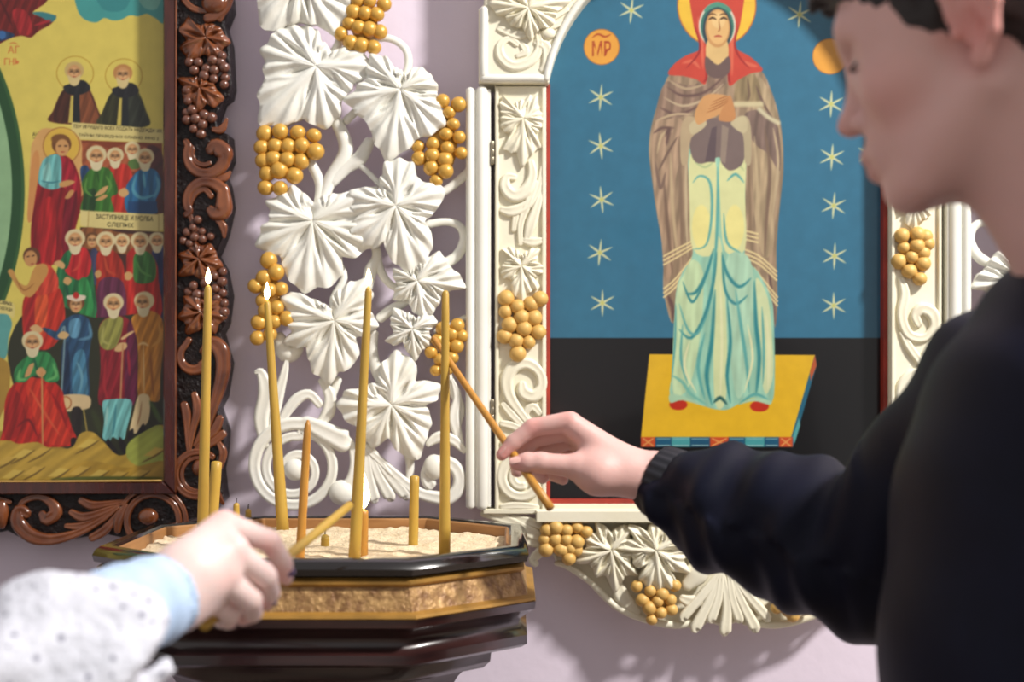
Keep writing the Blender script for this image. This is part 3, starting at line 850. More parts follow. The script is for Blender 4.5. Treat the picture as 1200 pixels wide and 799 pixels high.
    def text(self, s, cx, cy, w, h, col, slope=0.0):
        cu = bpy.data.curves.new('lettering', 'FONT')
        cu.body = s
        cu.size = 1.0
        cu.resolution_u = 2
        cu.offset = 0.012
        ob = bpy.data.objects.new('lettering', cu)
        COL.objects.link(ob)
        dg = bpy.context.evaluated_depsgraph_get()
        me = bpy.data.meshes.new_from_object(ob.evaluated_get(dg))
        vs = [v.co.copy() for v in me.vertices]
        fs = [tuple(p.vertices) for p in me.polygons]
        bpy.data.objects.remove(ob); bpy.data.curves.remove(cu); bpy.data.meshes.remove(me)
        if not vs:
            return
        x0 = min(v.x for v in vs); x1 = max(v.x for v in vs); y0 = min(v.y for v in vs); y1 = max(v.y for v in vs)
        pts = []
        for v in vs:
            u = (v.x - x0) / (x1 - x0) - 0.5
            t = (v.y - y0) / (y1 - y0) - 0.5
            pts.append((cx + u * w, cy - t * h + slope * u * w))
        self.raw(pts, fs, col)
    def face(self, cx, cy, r, skin=(214, 160, 105), hair=(225, 208, 160), beard=True, turn=0):
        if hair:
            self.ell(cx + turn * -0.15 * r, cy - 0.25 * r, r * 1.08, r * 0.98, hair)
        self.ell(cx + turn * 0.15 * r, cy + 0.05 * r, r * 0.74, r * 0.92, skin)
        self.ell(cx + turn * 0.25 * r, cy - 0.05 * r, r * 0.45, r * 0.5, tuple(min(255, v + 18) for v in skin))
        if beard:
            bc = (228, 214, 172) if beard is True else beard
            self.poly([(cx - 0.72 * r, cy + 0.25 * r), (cx - 0.3 * r, cy + 0.5 * r), (cx + 0.3 * r, cy + 0.5 * r), (cx + 0.72 * r, cy + 0.25 * r), (cx + 0.5 * r, cy + 1.2 * r), (cx, cy + 1.5 * r), (cx - 0.5 * r, cy + 1.2 * r)], bc)
        e = tuple(v * 0.42 for v in skin)
        self.ell(cx + turn * 0.2 * r, cy - 0.12 * r, r * 0.62, r * 0.2, tuple(v * 0.72 for v in skin), f=2.0, alpha=0.7)
        for sx in (-0.33, 0.33):
            self.line([(cx + (sx - 0.2 + turn * 0.2) * r, cy - 0.05 * r), (cx + (sx + turn * 0.2) * r, cy - 0.14 * r), (cx + (sx + 0.2 + turn * 0.2) * r, cy - 0.06 * r)], 0.17 * r, e)
            self.line([(cx + (sx - 0.25 + turn * 0.2) * r, cy - 0.32 * r), (cx + (sx + 0.25 + turn * 0.2) * r, cy - 0.32 * r)], 0.12 * r, tuple(v * 0.6 for v in skin))
        self.line([(cx + turn * 0.2 * r, cy - 0.1 * r), (cx + turn * 0.32 * r, cy + 0.25 * r)], 0.13 * r, tuple(v * 0.7 for v in skin))
        self.line([(cx + (turn * 0.2 - 0.2) * r, cy + 0.48 * r), (cx + (turn * 0.2 + 0.2) * r, cy + 0.48 * r)], 0.14 * r, (170, 80, 60))
    def star(self, cx, cy, r, col=(222, 224, 176), rot=0.0):
        for k in range(3):
            a = R(90 + 60 * k) + rot
            self.line([(cx - r * math.cos(a), cy - r * math.sin(a)), (cx, cy), (cx + r * math.cos(a), cy + r * math.sin(a))], 2.6, col, res=2)
        self.ell(cx, cy, 2.4, 2.4, (205, 205, 120), 10)
    def build(self, name, parent):
        nx, ny = len(self.xs), len(self.ys)
        off = wloc(parent)
        X, Yp = np.meshgrid(self.xs, self.ys)
        cx = (X - 600) / FPX; cy = (399.5 - Yp) / FPX
        dy = math.cos(PITCH) - cy * math.sin(PITCH)
        t = self.Y / dy
        co = np.stack([CAM.x + cx * t - off.x, np.full(X.shape, self.Y - off.y), CAM.z + (math.sin(PITCH) + cy * math.cos(PITCH)) * t - off.z], -1).reshape(-1, 3)
        me = bpy.data.meshes.new(name)
        me.vertices.add(nx * ny); me.vertices.foreach_set('co', co.astype(np.float32).ravel())
        I = np.arange(nx * ny).reshape(ny, nx)
        Q = np.stack([I[1:, :-1], I[1:, 1:], I[:-1, 1:], I[:-1, :-1]], -1).reshape(-1, 4)
        me.loops.add(Q.size); me.loops.foreach_set('vertex_index', Q.astype(np.int32).ravel())
        me.polygons.add(len(Q)); me.polygons.foreach_set('loop_start', np.arange(0, Q.size, 4, dtype=np.int32))
        me.update(calc_edges=True)
        me.materials.append(M_paint)
        s = np.clip(self.C, 0, 255).reshape(-1, 3) / 255.0
        l = np.where(s <= 0.04045, s / 12.92, ((s + 0.055) / 1.055) ** 2.4) * self.gain
        a = me.color_attributes.new('Col', 'FLOAT_COLOR', 'POINT')
        a.data.foreach_set('color', np.concatenate([l, np.ones((len(l), 1))], 1).astype(np.float32).ravel())
        o = bpy.data.objects.new(name, me)
        COL.objects.link(o); o.parent = parent
        return o

# ---- standing figure on blue ground
p = Paint(YF + 0.030, np.arange(638, 1046, 0.9), np.concatenate([np.arange(-92, -2, 4), np.arange(-2, 595, 0.9)]))
def rect(p, x0, y0, x1, y1, col, f=1.3):
    p.poly([(x0, y0), (x1, y0), (x1, y1), (x0, y1)], col, False, f=f)
rect(p, 638, -92, 1045, 400, (54, 117, 148))
rect(p, 628, 396, 1055, 610, (15, 14, 16))
for x, y in ((740, 12), (937, 17), (704, 114), (704, 171), (705, 234), (703, 296), (706, 355), (978, 300), (977, 358), (974, 122), (975, 184), (977, 241), (1020, 180), (1022, 30)):
    p.star(x, y, 15.5, rot=0.1 * math.sin(x * y))
for cx, cy, t in ((705, 55, '\u041c\u0420'), (973, 66, '')):
    p.ell(cx, cy, 21, 21, (200, 120, 40)); p.ell(cx, cy, 20, 20, (240, 170, 70))
    if not t:
        continue
    p.text(t, cx, cy + 2, 22, 18, (176, 70, 36))
    p.line([(cx - 11, cy - 11), (cx - 4, cy - 15), (cx + 4, cy - 12), (cx + 11, cy - 15)], 2.2, (176, 70, 36))
# footboard
p.poly([(761, 415), (955, 416), (929, 513), (751, 513)], (236, 188, 40), False)
p.poly([(955, 416), (957, 428), (929, 525), (927, 513)], (38, 104, 130), False)
p.poly([(955, 416), (957, 428), (950, 446), (949, 436)], (196, 92, 52), False)
p.poly([(936, 490), (938, 498), (931, 520), (929, 512)], (90, 170, 170), False)
segs = [(751, 768, (206, 84, 44)), (768, 787, (32, 92, 124)), (787, 809, (74, 160, 164)), (809, 832, (34, 88, 120)), (832, 854, (206, 84, 44)), (854, 873, (32, 92, 124)), (873, 896, (74, 160, 164)), (896, 913, (32, 92, 124)), (913, 929, (206, 84, 44))]
for a, b_, c_ in segs:
    rect(p, a, 512, b_, 523.5, c_)
    if c_[0] > 150:
        p.line([(a + 3, 514), (b_ - 3, 522)], 1.6, (232, 160, 90), taper=False); p.line([(a + 3, 522), (b_ - 3, 514)], 1.6, (232, 160, 90), taper=False)
    else:
        p.line([(a + 2, 514.2), (b_ - 2, 514.2)], 1.0, (150, 190, 190), taper=False); p.line([(a + 2, 521.8), (b_ - 2, 521.8)], 1.0, (150, 190, 190), taper=False)
# halo and mantle
p.ell(840, 6, 46.5, 49, (196, 110, 50)); p.ell(840, 6, 45, 47.5, (242, 196, 66))
MANT = [(800, 78), (784, 88), (777, 104), (768, 130), (762, 155), (760.5, 180), (764, 210), (768, 240), (774, 275), (778, 296), (777, 330), (779, 350), (789, 379), (800, 330), (842, 300), (888, 322), (904, 350), (908, 384), (911, 352), (910, 290), (914, 240), (918, 200), (917, 162), (912, 132), (903, 104), (893, 84), (870, 70), (840, 64)]
p.fold = (0.13, 0.42, 0.05)
p.poly(MANT, (162, 138, 112))
# broad mantle shades (painted)
p.poly([(780, 96), (812, 100), (850, 78), (856, 92), (830, 116), (806, 134), (780, 140), (768, 140)], (148, 122, 104))
p.poly([(765, 150), (782, 140), (800, 142), (798, 180), (786, 240), (790, 300), (780, 330), (774, 270), (766, 220)], (174, 146, 120))
p.poly([(884, 92), (898, 100), (912, 140), (916, 190), (908, 240), (906, 290), (894, 300), (884, 250), (882, 160)], (176, 154, 122))
p.poly([(874, 132), (896, 130), (912, 150), (914, 200), (900, 180), (886, 170), (874, 150)], (128, 106, 96))
p.poly([(866, 86), (884, 86), (892, 118), (862, 120)], (152, 132, 98))
for pts, w_, c_ in (
    ([(782, 102), (800, 112), (826, 108), (850, 88)], 3.5, (112, 86, 80)), ([(778, 114), (800, 124), (826, 116), (848, 98)], 3.0, (200, 178, 146)),
    ([(774, 126), (794, 134), (820, 124)], 3.5, (112, 86, 80)), ([(784, 94), (804, 104), (828, 98)], 3, (190, 166, 134)),
    ([(768, 142), (790, 134), (812, 134)], 3, (196, 172, 138)), ([(766, 156), (776, 150), (790, 150)], 3.5, (116, 90, 82)),
    ([(770, 180), (776, 158), (788, 154)], 3, (200, 176, 140)), ([(780, 160), (784, 152), (781, 170)], 5, (108, 82, 76)),
    ([(772, 200), (782, 180), (794, 160)], 3, (120, 96, 84)), ([(768, 190), (774, 220), (780, 202)], 4, (128, 104, 92)),
    ([(786, 180), (788, 240), (794, 300)], 4, (200, 176, 140)), ([(778, 210), (782, 260), (788, 320)], 4, (128, 104, 88)),
    ([(796, 160), (798, 230), (800, 310)], 4, (140, 116, 96)), ([(804, 180), (804, 240), (806, 300)], 3, (204, 184, 150)),
    ([(877, 150), (878, 220), (880, 290)], 4, (142, 118, 94)), ([(884, 160), (888, 230), (888, 300)], 4, (196, 174, 138)),
    ([(896, 150), (902, 200), (898, 260), (896, 300)], 4, (130, 106, 88)), ([(906, 150), (912, 190), (906, 250)], 3, (198, 176, 142)),
    ([(886, 100), (894, 120), (906, 140)], 3, (116, 92, 82)), ([(876, 92), (878, 110), (876, 118)], 3, (120, 98, 80)),
    ([(900, 310), (904, 340), (908, 370)], 3, (108, 84, 80)), ([(782, 345), (788, 360), (789, 376)], 5, (108, 82, 78)),
    ([(902, 340), (906, 360), (908, 380)], 5, (120, 94, 90))):
    p.line(pts, w_, c_)
for y in (0, 5, 10):
    p.line([(778, 300 + y), (796, 290 + y), (812, 282 + y * 0.8)], 2.0, (236, 214, 158), taper=False)
    p.line([(778, 338 + y), (792, 326 + y), (814, 298 + y)], 2.0, (236, 214, 158), taper=False)
    p.line([(872, 270 + y), (888, 274 + y)], 2.0, (236, 214, 158), taper=False)
    p.line([(872, 292 + y), (890, 300 + y), (910, 318 + y)], 2.0, (236, 214, 158), taper=False)
    p.line([(884, 314 + y), (898, 332 + y), (911, 348 + y)], 2.0, (236, 214, 158), taper=False)
p.line([(862, 122), (876, 122), (892, 122)], 6, (214, 200, 158), taper=False)
p.line([(890, 128), (900, 137), (912, 144)], 5, (214, 204, 168), taper=False)
p.fold = (0.06, 0.34, 0.0)
# tunic
p.poly([(809, 160), (808, 230), (812, 296), (800, 318), (792, 344), (790, 400), (788, 436), (785, 462), (800, 466), (820, 474), (836, 479), (852, 480), (868, 472), (884, 466), (904, 472), (908, 440), (907, 382), (904, 350), (888, 318), (873, 298), (873, 230), (872, 160), (840, 150)], (158, 208, 182))
p.poly([(809, 180), (808, 240), (812, 292), (836, 296), (840, 240), (838, 186), (824, 180)], (226, 228, 168))
p.poly([(845, 184), (844, 240), (850, 294), (873, 292), (873, 230), (872, 180)], (226, 228, 168))
p.ell(822, 266, 11, 26, (242, 232, 152)); p.ell(861, 266, 11, 26, (242, 232, 152))
p.poly([(792, 350), (802, 320), (812, 304), (824, 320), (822, 380), (812, 440), (800, 462), (788, 455)], (198, 222, 176))
p.poly([(886, 326), (900, 350), (905, 400), (906, 440), (898, 462), (892, 440), (888, 380)], (214, 226, 176))
p.poly([(838, 290), (846, 290), (852, 400), (850, 470), (838, 472), (836, 400)], (216, 226, 172))
p.poly([(850, 310), (876, 300), (884, 340), (880, 420), (868, 466), (858, 440)], (176, 214, 184))
TE = (52, 140, 146); T2 = (98, 174, 168); LT = (232, 234, 186)
for pts, w_, c_ in (
    ([(841, 196), (841, 240), (839, 290), (834, 330)], 3.5, T2), ([(812, 214), (820, 206), (832, 214), (834, 250), (828, 286), (812, 292)], 3, T2),
    ([(852, 212), (862, 204), (872, 214)], 3, T2), ([(848, 250), (852, 284), (868, 296)], 3, T2),
    ([(814, 190), (826, 196), (836, 190)], 2.4, (186, 204, 150)), ([(848, 192), (862, 190), (872, 200)], 2.4, (186, 204, 150)),
    ([(836, 292), (828, 320), (816, 342), (804, 344)], 4, TE), ([(840, 296), (836, 330), (826, 370), (810, 396), (796, 386)], 4, TE),
    ([(800, 330), (808, 350), (814, 352), (826, 330)], 3, TE), ([(796, 356), (806, 386), (818, 390), (832, 360)], 3, T2),
    ([(846, 296), (852, 320), (866, 336), (880, 326)], 4, TE), ([(846, 300), (850, 340), (862, 356), (876, 346)], 3.5, TE),
    ([(862, 340), (868, 380), (874, 420), (878, 460)], 4, T2), ([(884, 330), (886, 380), (890, 420), (886, 462)], 5, TE),
    ([(838, 340), (834, 400), (828, 440), (834, 474)], 5, TE), ([(826, 390), (818, 430), (826, 468)], 4, T2),
    ([(852, 350), (856, 400), (852, 440), (856, 472)], 4, TE), ([(844, 330), (846, 400), (844, 470)], 3, LT),
    ([(800, 380), (798, 420), (806, 450)], 3, T2), ([(808, 400), (802, 430), (816, 460)], 3, LT),
    ([(876, 380), (882, 420), (872, 460)], 3, LT), ([(898, 370), (901, 410), (900, 456)], 4, LT), ([(893, 360), (895, 410), (894, 450)], 3, T2),
    ([(788, 440), (800, 448), (810, 462), (828, 474)], 4, (120, 188, 172)), ([(866, 474), (884, 462), (900, 468)], 3.5, T2),
    ([(792, 356), (791, 400), (787, 446)], 2.5, T2), ([(836, 472), (844, 466), (852, 474)], 4, (36, 92, 90))):
    p.line(pts, w_, c_)
p.fold = None
p.ell(795, 474, 10.5, 6.5, (196, 50, 30)); p.ell(890, 476, 11, 6.5, (196, 50, 30))
p.poly([(785, 462), (800, 464), (826, 476), (800, 469), (786, 472)], (176, 214, 180))
p.poly([(866, 474), (884, 466), (903, 470), (901, 474), (884, 470)], (176, 214, 180))
# dress under the hands
p.poly([(809, 158), (828, 140), (860, 140), (873, 160), (871, 190), (856, 200), (846, 192), (842, 184), (822, 192), (811, 184)], (126, 108, 104))
p.poly([(834, 150), (840, 148), (838, 190), (826, 190)], (100, 84, 88), False)
p.poly([(846, 146), (854, 150), (850, 192), (844, 188)], (154, 136, 122), False)
p.poly([(806, 136), (818, 140), (826, 148), (810, 162), (806, 190), (798, 190), (798, 150)], (190, 168, 134))
p.poly([(862, 140), (874, 136), (880, 150), (880, 190), (873, 190), (871, 160)], (188, 172, 138))
p.poly([(808, 146), (822, 138), (828, 146), (812, 158)], (204, 188, 150)); p.poly([(856, 144), (872, 136), (876, 150), (870, 156)], (204, 190, 152))
# hands
p.poly([(814, 134), (822, 116), (832, 110), (852, 112), (856, 118), (846, 132), (830, 140), (818, 146)], (214, 160, 104))
p.poly([(842, 138), (850, 120), (856, 112), (862, 134), (858, 142), (846, 142)], (202, 142, 90))
for k in range(4):
    p.line([(828 + k * 2, 132 - k * 4), (842 + k * 2, 126 - k * 4), (853, 119 - k * 2)], 1.4, (168, 108, 64))
# veil, cap, face
p.poly([(812, -20), (812, 25), (818, 46), (820, 58), (804, 65), (790, 75), (783, 87), (800, 89), (816, 93), (827, 98), (829, 70), (840, 66), (852, 70), (854, 100), (866, 93), (880, 86), (894, 82), (880, 67), (863, 57), (861, 45), (868, 25), (868, -20)], (206, 74, 58))
for pts in ([(818, 20), (822, 45), (824, 80)], [(862, 20), (858, 50), (858, 88)], [(800, 74), (812, 72), (820, 80)], [(872, 72), (880, 76), (888, 78)]):
    p.line(pts, 4, (226, 110, 84))
for pts in ([(814, 30), (820, 50), (818, 64), (804, 80)], [(866, 30), (861, 50), (866, 66), (878, 80)], [(827, 60), (828, 90), (824, 96)], [(853, 60), (854, 90), (856, 98)]):
    p.line(pts, 2.5, (160, 44, 44))
p.ell(840.5, 30, 21.5, 27, (226, 220, 200)); p.ell(840.5, 31, 19.5, 25, (62, 122, 108)); p.ell(840.5, 35, 17, 27, (48, 70, 80))
p.poly([(830, 46), (851, 46), (853, 70), (841, 76), (828, 70)], (226, 190, 128))
p.poly([(827, 66), (841, 76), (854, 66), (855, 84), (842, 92), (828, 86)], (112, 90, 86))
p.ell(841, 33, 14.5, 22.5, (204, 152, 96)); p.ell(841.5, 32, 12.5, 20, (232, 186, 122)); p.ell(842, 24, 8, 9, (240, 202, 140))
for sx in (-6, 7):
    p.line([(841 + sx - 4.5, 23), (841 + sx, 20.8), (841 + sx + 4.5, 23)], 2.4, (60, 40, 30)); p.line([(841 + sx - 5, 18), (841 + sx, 16), (841 + sx + 5, 18)], 1.6, (92, 60, 36))
p.line([(842, 22), (843.5, 34), (841, 37)], 1.6, (166, 110, 66)); p.line([(837, 43), (841.5, 42), (846, 43)], 2.2, (178, 72, 58))
p.poly([(828, 8), (841, 2), (854, 8), (856, 14), (841, 8), (826, 14)], (84, 150, 128))
p.build('painted_panel', case)
mb = MB(); a_ = PX(636, 596, YF + 0.031); b_ = PX(1047, -95, YF + 0.031)
mb.box(a_.x, b_.x, YF + 0.031, WALL_Y - 0.001, a_.z, b_.z); mb.build('panel_board', M_cream, case, smooth=False)

# ---- many-figured icon
p = Paint(YL + 0.018, np.concatenate([np.arange(LX - 298, -8, 4), np.arange(-8, 195, 0.85)]), np.concatenate([np.arange(-125, -4, 4), np.arange(-4, 566, 0.85)]))
rect(p, LX - 298, -125, 194, 565, (228, 208, 100))
rect(p, LX - 298, 505, 194, 565, (170, 140, 50))
p.ell(LX, 223, 134, 230, (52, 96, 50), 60); p.ell(LX, 223, 130, 225, (34, 78, 42), 60); p.ell(LX, 223, 119, 212, (150, 190, 142), 60); p.ell(LX, 223, 100, 186, (160, 198, 150), 60)
# cloud with scalloped edge
p.poly([(85, -20), (88, 2), (94, 18), (104, 25), (114, 26), (122, 21), (132, 24), (142, 23), (152, 18), (162, 19), (172, 16), (182, 21), (194, 22), (194, -60), (85, -60)], (70, 160, 156))
p.poly([(110, -20), (118, 8), (136, 14), (150, 6), (152, -20)], (56, 140, 142)); p.poly([(160, -20), (166, 6), (184, 10), (190, -20)], (120, 186, 170))
p.fold = (0.16, 0.55, 0.3)
# flying figure's robe
p.poly([(-20, -30), (62, -30), (56, 0), (38, 15), (58, 20), (66, 18), (60, 28), (46, 36), (36, 44), (26, 42), (14, 44), (-20, 52)], (112, 26, 24))
p.poly([(14, 14), (24, 10), (34, 18), (38, 36), (30, 42), (22, 38)], (158, 34, 38)); p.poly([(38, 15), (50, 14), (66, 19), (60, 26), (48, 20)], (60, 130, 136)); p.poly([(-20, 34), (12, 38), (14, 44), (-20, 52)], (36, 60, 96)); p.ell(2, 41, 5, 5, (60, 110, 170))
p.line([(0, 0), (8, 16), (14, 30)], 3, (84, 16, 20)); p.line([(40, 30), (52, 26), (60, 24)], 3, (176, 40, 50))
# red lettering
p.text('\u0410\u0413', 16, 58, 14, 9, (214, 120, 60)); p.line([(11, 51), (16, 50), (21, 52)], 1.4, (214, 120, 60)); p.text('\u0413\u041d\u042c', 14, 72, 18, 8, (214, 120, 60))
# two monks with haloes
for cx, cy, c1, c2, c3 in ((88, 86, (96, 48, 32), (130, 72, 42), 1), (145, 89, (66, 66, 36), (46, 50, 40), 0)):
    p.ring(cx, cy, 21.5, 20, 1.2, (196, 160, 60)); 
    p.poly([(cx - 2, cy + 10), (cx - 16, cy + 22), (cx - 26, cy + 44), (cx - 31, cy + 56), (cx, cy + 60), (cx + 30, cy + 58), (cx + 26, cy + 40), (cx + 18, cy + 20), (cx + 8, cy + 8)], c1)
    p.poly([(cx + 6, cy + 14), (cx + 16, cy + 22), (cx + 26, cy + 46), (cx + 29, cy + 57), (cx + 6, cy + 58)], c2)
    p.poly([(cx - 16, cy + 22), (cx - 6, cy + 24), (cx - 8, cy + 56), (cx - 26, cy + 54)], tuple(v * 0.75 for v in c1)) 
    p.poly([(cx - 2, cy + 24), (cx + 5, cy + 24), (cx + 6, cy + 59), (cx - 3, cy + 59)], (28, 32, 34), False)
    p.poly([(cx - 5, cy + 26), (cx - 2, cy + 26), (cx - 3, cy + 58), (cx - 8, cy + 58)], (206, 186, 90), False)
    p.poly([(cx - 14, cy + 16), (cx - 6, cy + 12), (cx + 10, cy + 8), (cx + 18, cy + 18), (cx + 6, cy + 25), (cx - 8, cy + 24)], (30, 30, 34))
    p.face(cx - 1, cy - 1, 10.5, hair=(206, 176, 112) if c3 else (196, 140, 80), beard=(222, 200, 140))
# inscription strips
p.poly([(84, 143), (196, 152), (193, 168), (94, 163), (84, 158)], (226, 208, 134), False)
p.text('\u0422\u0415\u041c \u0418\u041c\u0423\u0429\u0410\u0413\u041e \u0412\u0421\u0415\u0425 \u041f\u041e\u0414\u0410\u0422\u042c \u041d\u0410\u0414\u0415\u0416\u0414\u042b \u0418\u0425', 138, 151, 104, 5, (66, 58, 30), 0.055)
p.text('\u0422\u0410\u0419\u041d\u042b \u041f\u0420\u0410\u0412\u0415\u0414\u041d\u042b\u0425 \u0421\u041b\u0410\u0412\u041d\u041e  \u041c\u041d\u041e 2', 139, 160, 94, 5, (66, 58, 30), 0.05)
p.text('\u0410\u041d\u0413', 43, 157, 10, 5, (66, 58, 30), -0.05); p.line([(38, 162), (50, 161)], 1, (66, 58, 30))
p.fold = (0.14, 0.3, 0.8)
# hills behind the upper crowd
p.poly([(92, 164), (190, 168), (192, 250), (92, 250)], (134, 60, 34), False); p.poly([(94, 170), (110, 168), (130, 174), (150, 168), (170, 172), (188, 182), (190, 200), (94, 196)], (166, 86, 52))
p.poly([(170, 178), (184, 172), (192, 190), (192, 250), (176, 250)], (84, 34, 34))
p.fold = (0.17, 0.5, 0.12)
# tall robed angel
p.poly([(36, 180), (42, 160), (54, 150), (92, 160), (96, 190), (96, 230), (40, 240)], (224, 172, 104)); p.poly([(38, 185), (46, 182), (44, 240), (36, 260), (32, 250)], (216, 150, 86))
p.ring(72, 171, 21.5, 21.5, 1.2, (176, 120, 50)); p.ell(72, 171, 20.5, 20.5, (228, 186, 74))
p.poly([(48, 200), (44, 215), (40, 240), (36, 270), (37, 300), (42, 310), (62, 310), (76, 305), (90, 262), (95, 236), (94, 212), (86, 190), (76, 182), (64, 180), (54, 188)], (142, 22, 30))
p.poly([(50, 240), (64, 236), (66, 290), (60, 312), (48, 310)], (176, 30, 34)); p.poly([(78, 226), (90, 224), (88, 262), (78, 300), (72, 280)], (118, 16, 34)); p.poly([(70, 184), (84, 192), (92, 216), (84, 226), (72, 214)], (164, 28, 46))
p.poly([(47, 196), (52, 186), (62, 181), (71, 184), (72, 212), (70, 220), (58, 222), (46, 216), (45, 206)], (110, 180, 178)); p.poly([(50, 200), (58, 190), (60, 210), (52, 214)], (140, 200, 192)); p.line([(48, 212), (60, 214), (70, 212)], 2, (60, 130, 140))
p.poly([(70, 214), (80, 211), (88, 213), (80, 218), (71, 219)], (214, 160, 96)); p.poly([(76, 232), (82, 223), (87, 224), (82, 232)], (208, 150, 90))
p.ell(72, 169, 11.5, 11.5, (116, 72, 36)); p.ell(70, 163, 10, 6, (128, 82, 40)); p.ell(73, 173, 8, 10, (214, 160, 100))
for sx in (-3, 4):
    p.line([(73 + sx - 2, 171), (73 + sx + 2, 171)], 1.6, (70, 40, 24))
p.line([(71, 178), (76, 178)], 1.4, (170, 70, 50))
# upper crowd
p.poly([(94, 198), (102, 194), (106, 206), (98, 222)], (40, 70, 110))
p.poly([(128, 200), (140, 192), (152, 196), (156, 220), (148, 250), (134, 250)], (190, 48, 36))
p.face(135, 184, 9); p.face(155, 176, 8.5); p.poly([(150, 190), (160, 186), (164, 196), (154, 198)], (90, 120, 60)); p.face(135, 184, 9)
p.poly([(96, 214), (104, 200), (114, 196), (128, 198), (136, 214), (138, 226), (130, 232), (132, 250), (96, 248), (98, 230)], (58, 112, 40))
p.poly([(100, 226), (112, 222), (110, 248), (97, 248)], (36, 72, 34)); p.line([(102, 208), (100, 222), (108, 230)], 3, (94, 150, 64)); p.line([(124, 206), (130, 218), (124, 228)], 3, (94, 150, 64)); p.line([(114, 200), (116, 214)], 2, (40, 84, 30))
p.face(113, 184, 11)
p.poly([(112, 228), (120, 220), (127, 218), (122, 226), (113, 230)], (216, 170, 110)); p.poly([(112, 234), (122, 228), (126, 230), (118, 235)], (210, 160, 100))
p.poly([(147, 222), (156, 206), (166, 198), (180, 198), (188, 208), (188, 222), (182, 236), (183, 250), (150, 250)], (40, 104, 150)); p.poly([(150, 236), (184, 236), (184, 250), (150, 250)], (28, 70, 116), False)
p.line([(160, 204), (156, 222), (166, 232), (182, 228)], 4, (92, 166, 190)); p.line([(183, 206), (186, 218), (180, 232)], 4, (92, 160, 190)); p.line([(168, 202), (170, 220)], 3, (100, 174, 196))
p.face(170, 186, 10); p.poly([(139, 224), (146, 220), (151, 226), (146, 231), (140, 229)], (218, 172, 112))
# scroll with lettering
p.poly([(94, 246), (104, 247), (184, 251), (194, 249), (194, 268), (185, 271), (104, 267), (94, 264)], (230, 212, 140), False); p.line([(104, 247), (103, 267)], 1.2, (190, 164, 96), taper=False); p.line([(186, 250), (186, 271)], 1.2, (190, 164, 96), taper=False)
p.text('\u0417\u0410\u0421\u0422\u0423\u041f\u041d\u0418\u0426\u0415 \u0418 \u041c\u041e\u041b\u0411\u0410', 146, 255.5, 67, 7, (52, 50, 28), 0.045); p.text('\u0421\u041b\u0415\u041f\u042b\u0425', 141, 263.5, 31, 5.4, (52, 50, 28), 0.04)
# lower crowd
p.poly([(94, 266), (194, 272), (194, 372), (94, 372)], (70, 40, 34), False); p.poly([(96, 268), (120, 268), (150, 274), (190, 276), (194, 300), (96, 290)], (140, 84, 44))
p.poly([(178, 296), (190, 288), (196, 300), (196, 400), (176, 400)], (30, 46, 92))
p.face(184, 283, 9); p.face(143, 284, 8.5); p.face(108, 282, 8, hair=(110, 70, 36), beard=False)
p.poly([(106, 296), (114, 294), (116, 330), (108, 330)], (60, 60, 90))
p.poly([(148, 312), (150, 296), (160, 290), (176, 296), (184, 310), (186, 330), (188, 372), (148, 380)], (186, 40, 34)); p.poly([(158, 298), (172, 294), (182, 306), (182, 326), (172, 332), (158, 330), (156, 314)], (58, 116, 52)); p.line([(160, 306), (166, 318), (178, 324)], 3, (90, 150, 74))
p.face(164, 284, 10); p.poly([(145, 322), (150, 318), (156, 322), (152, 328), (146, 327)], (214, 168, 108))
p.poly([(113, 300), (120, 293), (132, 293), (142, 304), (146, 322), (146, 370), (115, 380), (113, 330)], (166, 44, 30)); p.poly([(116, 330), (144, 330), (146, 376), (116, 380)], (100, 42, 70)); p.line([(122, 298), (126, 316), (136, 322)], 3, (196, 74, 46))
p.face(124, 284, 10.5); p.poly([(111, 320), (116, 316), (119, 322), (114, 326)], (208, 160, 100))
p.poly([(76, 296), (86, 293), (98, 290), (106, 304), (110, 330), (112, 372), (84, 376), (70, 340), (66, 320)], (34, 108, 62)); p.poly([(80, 312), (86, 294), (100, 290), (107, 306), (104, 322), (92, 328), (80, 322), (76, 316)], (190, 36, 40)); p.poly([(92, 332), (104, 330), (112, 380), (96, 384)], (50, 140, 74))
p.line([(94, 298), (92, 312), (84, 318)], 3, (214, 70, 56)); p.line([(78, 330), (80, 350), (86, 372)], 3, (24, 78, 60))
p.face(88, 282, 11); p.poly([(63, 308), (70, 305), (76, 310), (74, 315), (66, 311)], (222, 176, 116)); p.poly([(74, 330), (78, 324), (84, 328), (80, 334)], (212, 164, 106))
p.fold = None
# dark ground behind the lower group
p.poly([(24, 372), (60, 356), (110, 372), (194, 380), (194, 520), (60, 520), (10, 430)], (46, 48, 30))
# green-blue cloud and rock at the left edge
p.poly([(-10, 364), (6, 366), (14, 378), (10, 396), (8, 416), (0, 424), (-10, 424)], (96, 166, 160)); p.poly([(-10, 352), (15, 355), (16, 372), (8, 368), (-10, 366)], (230, 212, 130)); p.text('\u0421\u0418\u0420\u042b\u0425', 7, 355, 15, 4.5, (52, 50, 28), 0.2); p.text('\u041e\u0414\u0415\u0416\u0414\u0410', 7, 362, 15, 4.5, (52, 50, 28), 0.2)
p.poly([(-10, 424), (6, 422), (12, 436), (8, 470), (-10, 500)], (178, 140, 56))
p.fold = (0.16, 0.55, 0.3)
